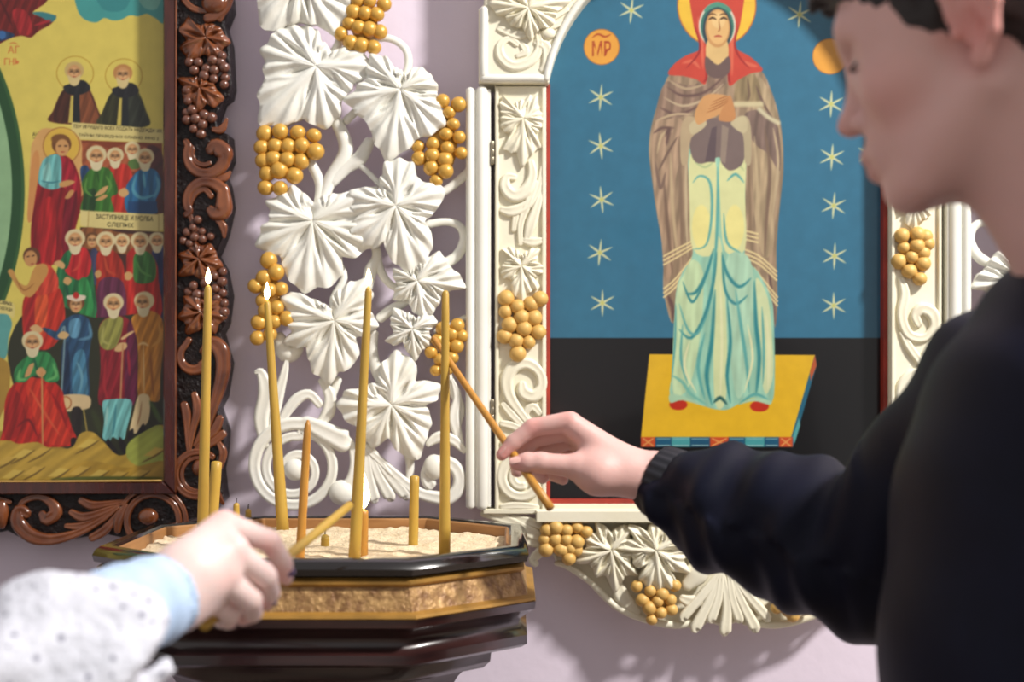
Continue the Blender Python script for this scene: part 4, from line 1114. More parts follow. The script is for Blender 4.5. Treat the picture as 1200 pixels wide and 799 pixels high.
# kneeling bare-shouldered figure
p.poly([(26, 372), (28, 350), (38, 342), (66, 336), (74, 350), (76, 380), (66, 402), (50, 410), (30, 400)], (196, 48, 30)); p.poly([(30, 350), (46, 348), (44, 392), (30, 396)], (168, 32, 32)); p.poly([(42, 350), (56, 346), (52, 390), (42, 386)], (216, 84, 44))
p.poly([(42, 316), (50, 308), (60, 312), (68, 326), (66, 340), (44, 346), (46, 330)], (206, 66, 46))
p.poly([(9, 318), (15, 316), (22, 330), (32, 334), (38, 318), (44, 310), (54, 310), (56, 320), (46, 336), (36, 348), (26, 344), (16, 330)], (206, 152, 80)); p.line([(18, 326), (28, 340), (40, 332)], 2, (168, 112, 54))
p.ell(37, 300, 10, 10.5, (104, 62, 34)); p.ell(36, 303, 7.5, 9.5, (206, 150, 92)); p.line([(31, 301), (35, 300)], 1.5, (70, 40, 24)); p.line([(37, 300), (41, 299)], 1.5, (70, 40, 24)); p.line([(36, 309), (40, 309)], 1.4, (160, 66, 48))
# crowned youth in blue
p.poly([(70, 382), (76, 374), (90, 368), (104, 374), (108, 392), (106, 404), (104, 430), (104, 466), (84, 468), (74, 460), (72, 410), (78, 396), (66, 398), (50, 386), (54, 384), (66, 388)], (40, 76, 110)); p.poly([(82, 376), (94, 374), (92, 394), (82, 394)], (96, 150, 180)); p.line([(104, 378), (106, 394), (92, 398)], 4, (92, 140, 168)); p.poly([(86, 420), (98, 410), (102, 440), (102, 464), (86, 464)], (70, 126, 156)); p.line([(90, 424), (96, 440), (94, 460)], 3, (110, 164, 184)); p.poly([(72, 410), (80, 404), (82, 460), (74, 460)], (26, 48, 78))
p.face(89, 357, 9.5, hair=(112, 66, 34), beard=False); p.poly([(79, 350), (80, 346), (99, 346), (99, 351), (89, 353)], (232, 214, 190)); p.ell(89, 346, 3.5, 4, (190, 40, 36))
p.line([(72, 388), (76, 388), (72, 462)], 2.2, (120, 150, 160), taper=False); p.poly([(68, 392), (74, 388), (81, 392), (76, 397), (69, 396)], (220, 182, 124)); p.poly([(35, 384), (42, 380), (50, 386), (46, 390), (38, 388)], (220, 176, 120))
p.poly([(70, 466), (82, 462), (104, 464), (106, 476), (98, 480), (84, 482), (72, 480)], (222, 196, 148)); p.ell(77, 472, 7, 8, (176, 110, 60)); p.ell(77, 472, 5.5, 6.5, (228, 196, 140)); p.line([(98, 480), (102, 506)], 1.8, (160, 140, 70), taper=False); p.poly([(84, 480), (96, 480), (94, 512), (86, 512)], (36, 30, 28))
# old man with staff, maroon robe
p.poly([(116, 388), (120, 376), (132, 370), (148, 372), (158, 388), (160, 420), (158, 464), (140, 472), (116, 474), (118, 430)], (136, 28, 40)); p.poly([(150, 380), (160, 392), (160, 466), (146, 468)], (96, 28, 58)); p.poly([(115, 392), (120, 377), (132, 371), (144, 373), (142, 392), (134, 408), (120, 408)], (146, 144, 70)); p.line([(122, 382), (120, 398), (130, 404)], 3, (176, 172, 96)); p.line([(124, 420), (122, 450), (126, 468)], 3, (168, 40, 48)); p.line([(150, 410), (152, 440)], 3, (160, 34, 56))
p.face(133, 357, 11); p.poly([(134, 410), (140, 402), (148, 402), (148, 408), (140, 412)], (216, 178, 122)); p.poly([(142, 396), (152, 389), (158, 388), (150, 394), (144, 398)], (224, 186, 130)); p.line([(144, 404), (141, 474)], 2, (196, 140, 96), taper=False)
p.poly([(120, 472), (128, 468), (152, 468), (154, 480), (148, 505), (146, 514), (140, 516), (132, 512), (128, 518), (120, 512), (122, 494)], (116, 186, 184)); p.line([(136, 474), (134, 496), (132, 510)], 3, (70, 140, 150)); p.line([(126, 476), (124, 500)], 3, (160, 212, 204))
p.poly([(126, 514), (132, 520), (138, 530), (134, 534), (124, 524)], (28, 24, 26)); p.poly([(140, 512), (146, 518), (152, 530), (146, 532), (140, 522)], (28, 24, 26))
# old man in ochre robe
p.poly([(154, 374), (164, 366), (178, 364), (190, 374), (192, 400), (188, 440), (187, 468), (176, 470), (162, 466), (162, 420), (160, 396)], (196, 130, 46)); p.line([(186, 378), (188, 396), (178, 406)], 4, (220, 158, 72)); p.line([(166, 410), (166, 440), (168, 462)], 3, (216, 152, 70)); p.line([(176, 410), (178, 440), (180, 464)], 3, (158, 94, 34)); p.line([(162, 404), (168, 402), (174, 405)], 3, (236, 196, 130)); p.line([(168, 404), (169, 462)], 1.6, (236, 196, 130))
p.face(168, 355, 11, turn=-0.6); p.poly([(162, 464), (172, 462), (176, 470), (174, 492), (166, 502), (158, 508), (152, 504), (156, 486)], (230, 206, 156)); p.line([(166, 470), (164, 486), (160, 500)], 2, (180, 140, 96)); p.poly([(150, 508), (156, 502), (156, 512), (150, 516)], (28, 24, 26)); p.poly([(160, 508), (168, 496), (170, 506), (162, 512)], (28, 24, 26))
# seated old man in green shirt and red robe
p.poly([(4, 500), (6, 470), (14, 452), (28, 444), (56, 444), (72, 456), (76, 474), (84, 500), (90, 520), (60, 524), (30, 522), (0, 526)], (188, 36, 26)); p.poly([(30, 446), (48, 446), (62, 470), (80, 504), (88, 518), (56, 520), (40, 490)], (204, 52, 32)); p.poly([(4, 496), (16, 456), (28, 476), (30, 500), (10, 516)], (160, 26, 24)); p.line([(34, 454), (50, 480), (70, 510)], 3, (224, 90, 56)); p.line([(20, 500), (34, 492), (44, 512)], 3, (120, 18, 22)); p.line([(60, 460), (70, 478), (78, 500)], 3, (150, 22, 24))
p.poly([(17, 446), (18, 432), (28, 420), (40, 414), (54, 412), (64, 422), (69, 438), (68, 446), (56, 448), (46, 440), (36, 442), (28, 448)], (48, 132, 72)); p.line([(24, 432), (22, 444), (32, 444)], 4, (110, 190, 110)); p.line([(62, 426), (66, 440), (54, 446)], 4, (104, 184, 106)); p.line([(40, 420), (44, 436)], 3, (30, 90, 60))
p.face(38, 402, 11.5); p.poly([(29, 440), (34, 428), (40, 426), (36, 438), (31, 442)], (212, 160, 104)); p.poly([(42, 436), (48, 430), (54, 436), (48, 442)], (212, 160, 104)); p.line([(49, 436), (50, 522)], 1.8, (212, 150, 90), taper=False); p.poly([(83, 514), (90, 514), (90, 526), (84, 528)], (34, 22, 22))
p.fold = (0.08, 0.2, 1.2)
# stony ground
p.poly([(-10, 522), (10, 516), (22, 520), (44, 518), (60, 526), (84, 524), (94, 508), (108, 506), (120, 516), (140, 534), (160, 522), (194, 498), (194, 566), (-10, 566)], (196, 160, 62)); p.poly([(150, 520), (172, 504), (190, 500), (194, 540), (170, 548), (150, 538)], (176, 186, 82)); p.poly([(100, 540), (150, 548), (194, 540), (194, 566), (70, 566)], (188, 150, 52))
for k, (x, y) in enumerate(((4, 540), (24, 532), (44, 530), (12, 556), (36, 552), (66, 554), (90, 552), (112, 556), (134, 558), (100, 520), (160, 556), (178, 530))):
    p.poly([(x - 10, y + 4), (x + 4, y - 6), (x + 16, y - 4), (x + 4, y + 5)], (222, 190, 88) if k % 2 else (214, 176, 76), False); p.line([(x - 12, y + 12), (x + 4, y + 4), (x + 17, y - 5)], 2.2, (120, 92, 36))
p.line([(60, 561), (120, 560), (194, 560)], 4, (90, 100, 44)); p.line([(176, 470), (184, 486), (190, 496)], 6, (72, 96, 44)); p.line([(108, 480), (114, 494), (118, 508)], 8, (56, 64, 34))
p.build('painted_panel', lframe)
mb = MB(); a_ = PX(LX - 310, 576, YL + 0.019); b_ = PX(206, -128, YL + 0.019)
mb.box(a_.x, b_.x, YL + 0.019, WALL_Y - 0.001, a_.z, b_.z); mb.build('panel_board', M_dark, lframe, smooth=False)

# top rail of the dark frame, above the picture
ol.board('top_rail', [(LX - 375, -190), (268, -190), (262, -126), (LX * 2 - 262, -126)], 0.004, -0.043, 0.003, mat=M_dark)

# ------------------------------------------------------------------ candle stand
SX, SY = -0.229, 1.746
HW = 0.246
CH = 0.122 / 0.246
stand = thing('candle_stand', 'octagonal dark walnut candle stand with black rim and gold bands', 'candle stand', (SX, SY, 0))
def ring_part(name, rings, mat, parent=stand, deg=30, top=True, bot=True):
    m = MB(); m.octa(SX, SY, rings, CH, top, bot)
    return auto_smooth(m.build(name, mat, parent), deg)
# black rim as an open collar
o_ = [(HW - 0.012, 1.040), (HW, 1.043), (HW + 0.002, 1.050), (HW - 0.001, 1.056), (HW - 0.006, 1.060), (HW - 0.018, 1.060), (HW - 0.021, 1.056), (HW - 0.021, 1.040)]
m = MB(); m.octa(SX, SY, o_ + [o_[0]], CH, False, False)
auto_smooth(m.build('rim', M_ebony, stand), 40)
m = MB(); m.octa(SX, SY, [(HW - 0.021, 1.056), (HW - 0.024, 1.058), (HW - 0.026, 1.056), (HW - 0.026, 1.030), (HW - 0.021, 1.030)], CH, False, False)
auto_smooth(m.build('tray_wall', M_tray, stand), 30)
ring_part('tray_floor', [(HW - 0.022, 1.024), (HW - 0.022, 1.032)], M_tray)
ring_part('gold_moulding', [(HW - 0.030, 1.030), (HW - 0.006, 1.031), (HW - 0.003, 1.034), (HW - 0.003, 1.037), (HW - 0.008, 1.0405)], M_ochre, top=False)
m = MB(); m.octa(SX, SY, [(HW + 0.001, 1.0045), (HW - 0.008, 1.0315)], CH)
auto_smooth(m.build('embossed_band', M_emb, stand), 30)
ring_part('gold_ledge', [(HW - 0.012, 0.997), (HW + 0.008, 0.9975), (HW + 0.010, 1.000), (HW + 0.009, 1.003), (HW + 0.003, 1.0045), (HW + 0.000, 1.006)], M_ochre)
ring_part('cornice', [(HW - 0.040, 0.944), (HW - 0.006, 0.946), (HW + 0.000, 0.950), (HW + 0.000, 0.960), (HW - 0.006, 0.964), (HW - 0.010, 0.970), (HW - 0.008, 0.978), (HW + 0.002, 0.986), (HW + 0.009, 0.990), (HW + 0.010, 0.9985)], M_stand, deg=50)
ring_part('lower_moulding', [(HW - 0.075, 0.915), (HW - 0.050, 0.918), (HW - 0.042, 0.926), (HW - 0.040, 0.944)], M_stand, deg=50)
ring_part('pedestal', [(HW - 0.10, 0.12), (HW - 0.095, 0.88), (HW - 0.080, 0.905), (HW - 0.070, 0.916)], M_stand)
ring_part('foot', [(HW - 0.02, 0.0), (HW - 0.02, 0.05), (HW - 0.035, 0.065), (HW - 0.07, 0.09), (HW - 0.09, 0.121)], M_stand)

# sand bed (heaped, uneven)
def noise2(x, y):
    return (math.sin(x * 71 + 1.3 * math.sin(y * 53)) * math.cos(y * 83 + 0.7) * 0.5 + math.sin(x * 171 + y * 131) * math.sin(y * 157 - x * 61) * 0.3 + math.sin(x * 311 + 2 * math.sin(y * 290)) * math.sin(y * 347) * 0.2)
SAND_Z = 1.0445
def sand_z(x, y):
    u = max(abs(x - SX), abs(y - SY)) / HW
    return SAND_Z + 0.0032 * noise2(x, y) + 0.004 * max(0, u - 0.6) * noise2(x * 1.7, y * 1.3) * 3
n = 120
hw = HW - 0.0245
vs, fs, idx = [], [], {}
for j in range(n + 1):
    for i in range(n + 1):
        u = -1 + 2 * i / n; v = -1 + 2 * j / n
        # square grid squeezed into the chamfered square
        lim = 2 - CH
        k = abs(u) + abs(v)
        sc = lim / k if k > lim else 1.0
        x = SX + u * hw * sc; y = SY + v * hw * sc
        idx[i, j] = len(vs); vs.append((x, y, sand_z(x, y)))
for j in range(n):
    for i in range(n):
        fs.append((idx[i, j], idx[i + 1, j], idx[i + 1, j + 1], idx[i, j + 1]))
border = [idx[i, 0] for i in range(n)] + [idx[n, j] for j in range(n)] + [idx[i, n] for i in range(n, 0, -1)] + [idx[0, j] for j in range(n, 0, -1)]
b0 = len(vs)
vs += [(vs[k][0], vs[k][1], 1.0315) for k in border]
L = len(border)
for k in range(L):
    fs.append((border[k], b0 + k, b0 + (k + 1) % L, border[(k + 1) % L]))
fs.append(tuple(b0 + k for k in range(L)))
sand = mk('sand', vs, fs, M_sand)
tag(sand, 'pale lumpy sand filling the candle stand tray', 'sand')
sand['kind'] = 'stuff'

# ------------------------------------------------------------------ candles
def flame_mesh(h, r):
    m = MB()
    prof = [(0.0, 0.0), (0.55, 0.10), (0.95, 0.25), (1.0, 0.38), (0.8, 0.58), (0.5, 0.78), (0.22, 0.92), (0.0, 1.0)]
    seg = 12
    vs = [(0, 0, 0)]; fs = []
    for a, z in prof[1:-1]:
        for k in range(seg):
            vs.append((r * a * math.cos(2 * PI * k / seg), r * a * math.sin(2 * PI * k / seg), h * z))
    vs.append((0, 0, h))
    nr = len(prof) - 2
    for k in range(seg):
        k2 = (k + 1) % seg
        fs.append((0, 1 + k2, 1 + k))
        for j in range(nr - 1):
            fs.append((1 + j * seg + k, 1 + j * seg + k2, 1 + (j + 1) * seg + k2, 1 + (j + 1) * seg + k))
        fs.append((1 + (nr - 1) * seg + k, 1 + (nr - 1) * seg + k2, len(vs) - 1))
    m.add(vs, fs)
    return m
def candle(a, b, r0, r1, label, flame=0.0, mat=None, tip=0.006, group='beeswax candles', wick=True, lean=0.0):
    """a, b: world points of the foot and the top"""
    a = Vector(a); b = Vector(b)
    th = thing('candle', label, 'candle', a, group)
    ax = (b - a).normalized(); L = (b - a).length
    m = MB()
    n_ = 9
    side = Vector((1, 0, 0)) - ax * ax.x
    side.normalize(); s2 = ax.cross(side)
    rings = [(0.0, r0)] + [(L * t, r0 + (r1 - r0) * t + 0.00018 * math.sin(t * 23 + a.x * 90)) for t in [i / n_ for i in range(1, n_)]] + [(L - tip, r1), (L - tip * 0.35, r1 * 0.72), (L, r1 * 0.3)]
    vs, fs = [], []
    seg = 14
    for t, r in rings:
        for k in range(seg):
            an = 2 * PI * k / seg
            vs.append(a + ax * t + side * (r * math.cos(an)) + s2 * (r * math.sin(an)))
    for i in range(len(rings) - 1):
        for k in range(seg):
            k2 = (k + 1) % seg
            fs.append((i * seg + k, i * seg + k2, (i + 1) * seg + k2, (i + 1) * seg + k))
    fs.append(tuple(range(seg - 1, -1, -1))); fs.append(tuple((len(rings) - 1) * seg + k for k in range(seg)))
    m.add(vs, fs)
    body = m.build('wax_body', mat or M_wax, th)
    if wick:
        m = MB(); m.sweep([(b - ax * 0.002, 0.0007), (b + ax * 0.003, 0.0007), (b + ax * 0.006 + Vector((0.0006, 0, 0)), 0.0006)], 1, 6, 2)
        m.build('wick', M_wick, th)
    if flame:
        m = flame_mesh(flame, flame * 0.17)
        m.v = [(v[0] + b.x + ax.x * 0.001 + lean * v[2], v[1] + b.y, v[2] + b.z + 0.0005) for v in m.v]
        f = m.build('flame', M_flame, th)
    return th
def on_sand(px, py):
    z = 1.25 - SAND_Z
    Y = z * FPX / (py - 444)
    q = PX(px, py, Y)
    return Vector((q.x, q.y, sand_z(q.x, q.y) - 0.006))
def stick(bx, by, tx, ty, r0, r1, label, **k):
    a = on_sand(bx, by); s = a.y / FPX
    return candle(a, PX(tx, ty, a.y), r0 * s, r1 * s, label, **k)
stick(237, 641, 244, 334, 7.0, 4.6, 'tall lit candle standing before the dark carved frame', flame=0.0215)
stick(246, 632, 254, 540, 7.4, 6.4, 'short thick unlit candle beside the tall lit one at the dark frame', tip=0.002)
stick(277, 622, 277, 589, 4.4, 3.6, 'taller of two tiny candle stubs behind the lace sleeved hand', tip=0.003)
stick(291, 618, 291, 596, 4.2, 3.4, 'lower of two tiny candle stubs behind the lace sleeved hand', tip=0.003)
stick(332, 621, 313, 352, 7.4, 4.0, 'leaning lit candle before the large white spiral', flame=0.025)
stick(351, 655, 361, 492, 5.6, 4.6, 'thin amber unlit candle with pointed tip before the white spiral', mat=M_waxo, tip=0.016, wick=False)
stick(415, 655, 432, 336, 7.4, 4.2, 'tallest lit candle at the front of the sand', flame=0.021)
stick(425, 650, 426, 597, 6.2, 5.8, 'short lit candle directly behind the tallest lit one', flame=0.044, mat=M_waxo, tip=0.002)
stick(381, 639, 381, 626, 5.4, 4.6, 'lowest yellow candle stub nearly buried in the sand', tip=0.003)
stick(484, 638, 486, 557, 5.8, 5.4, 'short flat topped unlit candle in the open sand', tip=0.0015, wick=False)
stick(521, 650, 522, 340, 6.8, 4.2, 'tall unlit candle crossing in front of the hand held candle', tip=0.004, wick=False)
# held candles
MANC_A = PX(645, 595, 1.50); MANC_B = PX(507, 395, 1.70)
candle(MANC_A, MANC_B, 0.0047, 0.0037, 'slanting candle pinched between the fingers of the man', mat=M_waxo, tip=0.004, group='hand held candles', wick=True)
WOMC_A = PX(239, 733, 1.185); WOMC_B = PX(411, 591, 1.47)
candle(WOMC_A, WOMC_B, 0.0050, 0.0045, 'slanting candle gripped by the lace sleeved hand', tip=0.003, group='hand held candles', wick=True)

# ------------------------------------------------------------------ people: implicit surfaces polygonised by surface nets
class Body:
    def __init__(self, cell):
        self.cell = cell; self.pr = []
    def cap(self, a, b, ra, rb, k=0.01, op='+'):
        a = np.array(a, float); b = np.array(b, float)
        self.pr.append(('c', a, b, ra, rb, k, op, np.minimum(a - ra, b - rb), np.maximum(a + ra, b + rb)))
    def ell(self, c, r, M=None, k=0.01, op='+'):
        c = np.array(c, float); r = np.array(r, float)
        if M is None:
            M = np.eye(3)
        M = np.array(M, float)   # rows: local axes in world
        ext = np.abs(M.T) @ r
        self.pr.append(('e', c, r, M, None, k, op, c - ext, c + ext))
    def chain(self, pts, k=0.004, first_k=None):
        for i in range(len(pts) - 1):
            self.cap(pts[i][0], pts[i + 1][0], pts[i][1], pts[i + 1][1], (first_k if (first_k and i == 0) else k))
    def _d(self, pr, P):
        if pr[0] == 'c':
            a, b, ra, rb = pr[1], pr[2], pr[3], pr[4]
            ab = b - a
            L2 = max(ab @ ab, 1e-12)
            t = np.clip(((P - a) @ ab) / L2, 0, 1)
            q = P - a - t[:, None] * ab
            return np.sqrt((q * q).sum(1)) - (ra + (rb - ra) * t)
        c, r, M = pr[1], pr[2], pr[3]
        q = (P - c) @ M.T
        k0 = np.sqrt(((q / r) ** 2).sum(1)) + 1e-9
        k1 = np.sqrt(((q / (r * r)) ** 2).sum(1)) + 1e-9
        return k0 * (k0 - 1) / k1
    def mesh(self, disp=None, B=12, clip=None):
        h = self.cell
        mar = 0.03
        act = set()
        for pr in self.pr:
            if pr[6] != '+':
                continue
            lo = np.floor((pr[7] - 0.012) / (h * B)).astype(int); hi = np.floor((pr[8] + 0.012) / (h * B)).astype(int)
            for i in range(lo[0], hi[0] + 1):
                for j in range(lo[1], hi[1] + 1):
                    for k in range(lo[2], hi[2] + 1):
                        act.add((i, j, k))
        g = np.arange(B + 1)
        GX, GY, GZ = np.meshgrid(g, g, g, indexing='ij')
        G = np.stack([GX.ravel(), GY.ravel(), GZ.ravel()], 1)
        cells, verts, quads = [], [], []
        BIG = 1 << 20
        def key(A):
            return ((A[..., 0] + 200000) * BIG + (A[..., 1] + 200000)) * BIG + (A[..., 2] + 200000)
        diag = h * B * 0.87
        for blk in act:
            o = np.array(blk) * B
            lo = o * h; hi = (o + B) * h
            prs = [p for p in self.pr if np.all(p[7] - mar - p[5] < hi) and np.all(p[8] + mar + p[5] > lo)]
            if not any(p[6] == '+' for p in prs):
                continue
            def ev(P):
                d = None
                for p in prs:
                    q = self._d(p, P); k = p[5]
                    if d is None:
                        d = q if p[6] == '+' else np.full(len(P), 1.0)
                        continue
                    if p[6] == '+':
                        hh = np.clip(0.5 + 0.5 * (d - q) / k, 0, 1)
                        d = d + (q - d) * hh - k * hh * (1 - hh)
                    else:
                        hh = np.clip(0.5 - 0.5 * (d + q) / k, 0, 1)
                        d = d + (-q - d) * hh + k * hh * (1 - hh)
                return d
            cpt = ((lo + hi) / 2)[None, :]
            if abs(ev(cpt)[0]) > diag * 1.6 + 0.02:
                continue
            P = (G + o) * h
            d = ev(P)
            if disp is not None:
                d = d + disp(P)
            if clip is not None:
                d = np.maximum(d, clip(P))
            D = d.reshape(B + 1, B + 1, B + 1)
            S = D < 0
            if S.all() or not S.any():
                continue
            acc = np.zeros((B, B, B, 3)); cnt = np.zeros((B, B, B))
            corner = [(0, 0, 0), (1, 0, 0), (0, 1, 0), (1, 1, 0), (0, 0, 1), (1, 0, 1), (0, 1, 1), (1, 1, 1)]
            for a in range(8):
                for ax in range(3):
                    if corner[a][ax]:
                        continue
                    c0 = corner[a]; c1 = list(c0); c1[ax] = 1
                    d0 = D[c0[0]:c0[0] + B, c0[1]:c0[1] + B, c0[2]:c0[2] + B]; d1 = D[c1[0]:c1[0] + B, c1[1]:c1[1] + B, c1[2]:c1[2] + B]
                    x = (d0 < 0) != (d1 < 0)
                    t = np.where(x, d0 / np.where(x, d0 - d1, 1), 0)
                    for m_ in range(3):
                        acc[..., m_] += np.where(x, c0[m_] + (t if m_ == ax else 0), 0)
                    cnt += x
            I = np.argwhere(cnt > 0)
            if len(I):
                cells.append(key(I + o)); verts.append((I + o + acc[I[:, 0], I[:, 1], I[:, 2]] / cnt[I[:, 0], I[:, 1], I[:, 2]][:, None]) * h)
            for ax in range(3):
                sl0 = [slice(0, B)] * 3; sl1 = [slice(0, B)] * 3; sl1[ax] = slice(1, B + 1)
                s0 = S[tuple(sl0)]; s1 = S[tuple(sl1)]
                E = np.argwhere(s0 != s1)
                if not len(E):
                    continue
                inside = s0[E[:, 0], E[:, 1], E[:, 2]]
                u = np.zeros(3, int); v = np.zeros(3, int); u[(ax + 1) % 3] = 1; v[(ax + 2) % 3] = 1
                g0 = E + o
                q = np.stack([key(g0 - u - v), key(g0 - v), key(g0), key(g0 - u)], 1)
                q[~inside] = q[~inside][:, ::-1]
                quads.append(q)
        ck = np.concatenate(cells); V = np.concatenate(verts); Q = np.concatenate(quads)
        order = np.argsort(ck); ck = ck[order]; V = V[order]
        pos = np.searchsorted(ck, Q); pos = np.clip(pos, 0, len(ck) - 1)
        ok = (ck[pos] == Q).all(1)
        return V, pos[ok]

def relax(V, F, n=2, lam=0.5):
    e = np.concatenate([F[:, [0, 1]], F[:, [1, 2]], F[:, [2, 3]], F[:, [3, 0]]])
    for _ in range(n):
        acc = np.zeros_like(V); c = np.zeros(len(V))
        np.add.at(acc, e[:, 0], V[e[:, 1]]); np.add.at(c, e[:, 0], 1)
        np.add.at(acc, e[:, 1], V[e[:, 0]]); np.add.at(c, e[:, 1], 1)
        V = V + lam * (acc / c[:, None] - V)
    return V

def fast_mesh(name, V, F, mat, parent=None, colors=None):
    off = np.array(wloc(parent)[:])
    me = bpy.data.meshes.new(name)
    me.from_pydata((V - off).tolist(), [], F.tolist())
    me.materials.append(mat)
    me.polygons.foreach_set('use_smooth', [True] * len(me.polygons))
    if colors is not None:
        a = me.color_attributes.new('Col', 'FLOAT_COLOR', 'POINT')
        a.data.foreach_set('color', np.asarray(colors, dtype=np.float32).ravel())
    me.update()
    o = bpy.data.objects.new(name, me)
    COL.objects.link(o); o.parent = parent
    return o

M_skin = material('skin', (226, 178, 162), 0.5, attr='Col', var=0.05, scale=35, sss=0.18, bump=0.05, bscale=350)
M_navy = material('navy_nylon', (13, 16, 34), 0.55, rgb2=(10, 12, 27), scale=20, bump=0.04, bscale=500, spec=0.14)
M_navyc = material('navy_rib', (14, 15, 27), 0.6, var=0.15, scale=40)
M_hair = material('dark_hair', (44, 38, 38), 0.55, var=0.35, scale=60, stretch=(1, 1, 6), bump=0.5, bscale=180)
M_trou = material('black_trousers', (24, 24, 28), 0.8, var=0.2, scale=30)
M_shoe = material('black_leather', (18, 16, 16), 0.35, var=0.2, scale=30)
M_nail = material('purple_nail', (88, 66, 110), 0.2, coat=0.5)
M_nailp = material('natural_nail', (224, 176, 166), 0.25, coat=0.3)
M_cuff = material('pale_blue_cotton', (182, 206, 236), 0.8, var=0.05, scale=60, bump=0.1, bscale=700)
M_eye = material('eye_white', (226, 220, 214), 0.15)

def head_frame(O, yaw, pitch):
    """axes of a head looking along horizontal direction yaw (degrees, 0 = -x, turning towards +y), bowed by pitch"""
    a = R(yaw); t = R(pitch)
    h = np.array([-math.cos(a), math.sin(a), 0.0]); z = np.array([0, 0, 1.0])
    F = math.cos(t) * h - math.sin(t) * z
    U = math.sin(t) * h + math.cos(t) * z
    L = np.cross(z, h)
    return np.array(O, float), np.stack([F, L, U])

def add_head(B, O, Mx):
    """head in local axes: forward, left, up; origin between the ear canals"""
    def w(f, l, u):
        return O + f * Mx[0] + l * Mx[1] + u * Mx[2]
    B.ell(w(-0.006, 0, 0.045), (0.096, 0.076, 0.082), Mx, 0.02)
    B.ell(w(0.040, 0, 0.020), (0.056, 0.064, 0.075), Mx, 0.02)
    B.ell(w(0.036, 0, -0.040), (0.054, 0.057, 0.056), Mx, 0.02)
    for s in (-1, 1):
        B.cap(w(-0.002, s * 0.056, -0.035), w(0.060, s * 0.026, -0.082), 0.016, 0.015, 0.025)   # jaw line
        B.ell(w(0.056, s * 0.040, -0.012), (0.026, 0.022, 0.020), Mx, 0.018)                     # cheekbone
    B.ell(w(0.076, 0, -0.085), (0.019, 0.022, 0.018), Mx, 0.02)                                  # chin
    B.ell(w(0.078, 0, -0.048), (0.020, 0.026, 0.022), Mx, 0.015)                                 # muzzle
    B.cap(w(0.079, -0.030, 0.042), w(0.079, 0.030, 0.042), 0.014, 0.014, 0.012)                  # brow
    for s in (-1, 1):
        B.ell(w(0.096, s * 0.034, 0.021), (0.020, 0.020, 0.012), Mx, 0.010, '-')                 # eye socket
        B.ell(w(0.072, s * 0.031, 0.020), (0.0135, 0.0155, 0.011), Mx, 0.004)                    # lids
    B.cap(w(0.083, 0, 0.024), w(0.102, 0, -0.014), 0.0070, 0.0080, 0.008)                        # nose ridge
    B.ell(w(0.1035, 0, -0.021), (0.0125, 0.0105, 0.010), Mx, 0.006)                               # nose tip
    for s in (-1, 1):
        B.ell(w(0.092, s * 0.0125, -0.025), (0.010, 0.007, 0.0075), Mx, 0.005)
        B.ell(w(0.098, s * 0.006, -0.0335), (0.005, 0.0035, 0.004), Mx, 0.003, '-')
    B.cap(w(0.088, -0.018, -0.055), w(0.0975, 0, -0.0505), 0.005, 0.0065, 0.006); B.cap(w(0.0975, 0, -0.0505), w(0.088, 0.018, -0.055), 0.0065, 0.005, 0.006)
    B.cap(w(0.086, -0.015, -0.0625), w(0.0945, 0, -0.0635), 0.005, 0.0072, 0.006); B.cap(w(0.0945, 0, -0.0635), w(0.086, 0.015, -0.0625), 0.0072, 0.005, 0.006)
    B.cap(w(0.094, -0.02, -0.058), w(0.108, 0, -0.0572), 0.0014, 0.0014, 0.003, '-'); B.cap(w(0.108, 0, -0.0572), w(0.094, 0.02, -0.058), 0.0014, 0.0014, 0.003, '-')
    for s in (-1, 1):                                                                            # ears
        tilt = np.stack([Mx[0] * 0.95 + s * Mx[1] * -0.30 * 1.0, s * Mx[0] * 0.30 + Mx[1] * 0.95, Mx[2]])
        c = lambda f, l, u: w(f, s * l, u)
        rim = [(0.006, 0.076, 0.012), (0.006, 0.080, 0.030), (-0.008, 0.085, 0.038), (-0.022, 0.089, 0.030), (-0.026, 0.089, 0.012), (-0.019, 0.086, -0.008), (-0.009, 0.080, -0.020)]
        for i in range(len(rim) - 1):
            B.cap(c(*rim[i]), c(*rim[i + 1]), 0.0046, 0.0046, 0.004)
        B.ell(c(-0.006, 0.080, -0.022), (0.0075, 0.0045, 0.009), Mx, 0.005)                      # lobe
        B.ell(c(-0.010, 0.077, 0.010), (0.017, 0.006, 0.026), tilt, 0.006)                       # conch
        B.ell(c(-0.006, 0.085, 0.004), (0.008, 0.008, 0.011), Mx, 0.005, '-')
        B.cap(c(-0.016, 0.083, 0.024), c(-0.016, 0.083, 0.004), 0.004, 0.004, 0.004)
        B.ell(c(0.006, 0.078, 0.000), (0.004, 0.004, 0.006), Mx, 0.004)                          # tragus
    return w

def skin_colors(V, base, head=None, spots=()):
    C = np.tile(np.array(lin(base)), (len(V), 1))
    def blend(c, rad, col, amt):
        d = np.sqrt(((V - np.array(c)) ** 2).sum(1))
        t = (np.clip(1 - d / rad, 0, 1) ** 0.8 * amt)[:, None]
        C[:, :3] = C[:, :3] * (1 - t) + np.array(lin(col))[:3] * t
    for c, rad, col, amt in spots:
        blend(c, rad, col, amt)
    return C

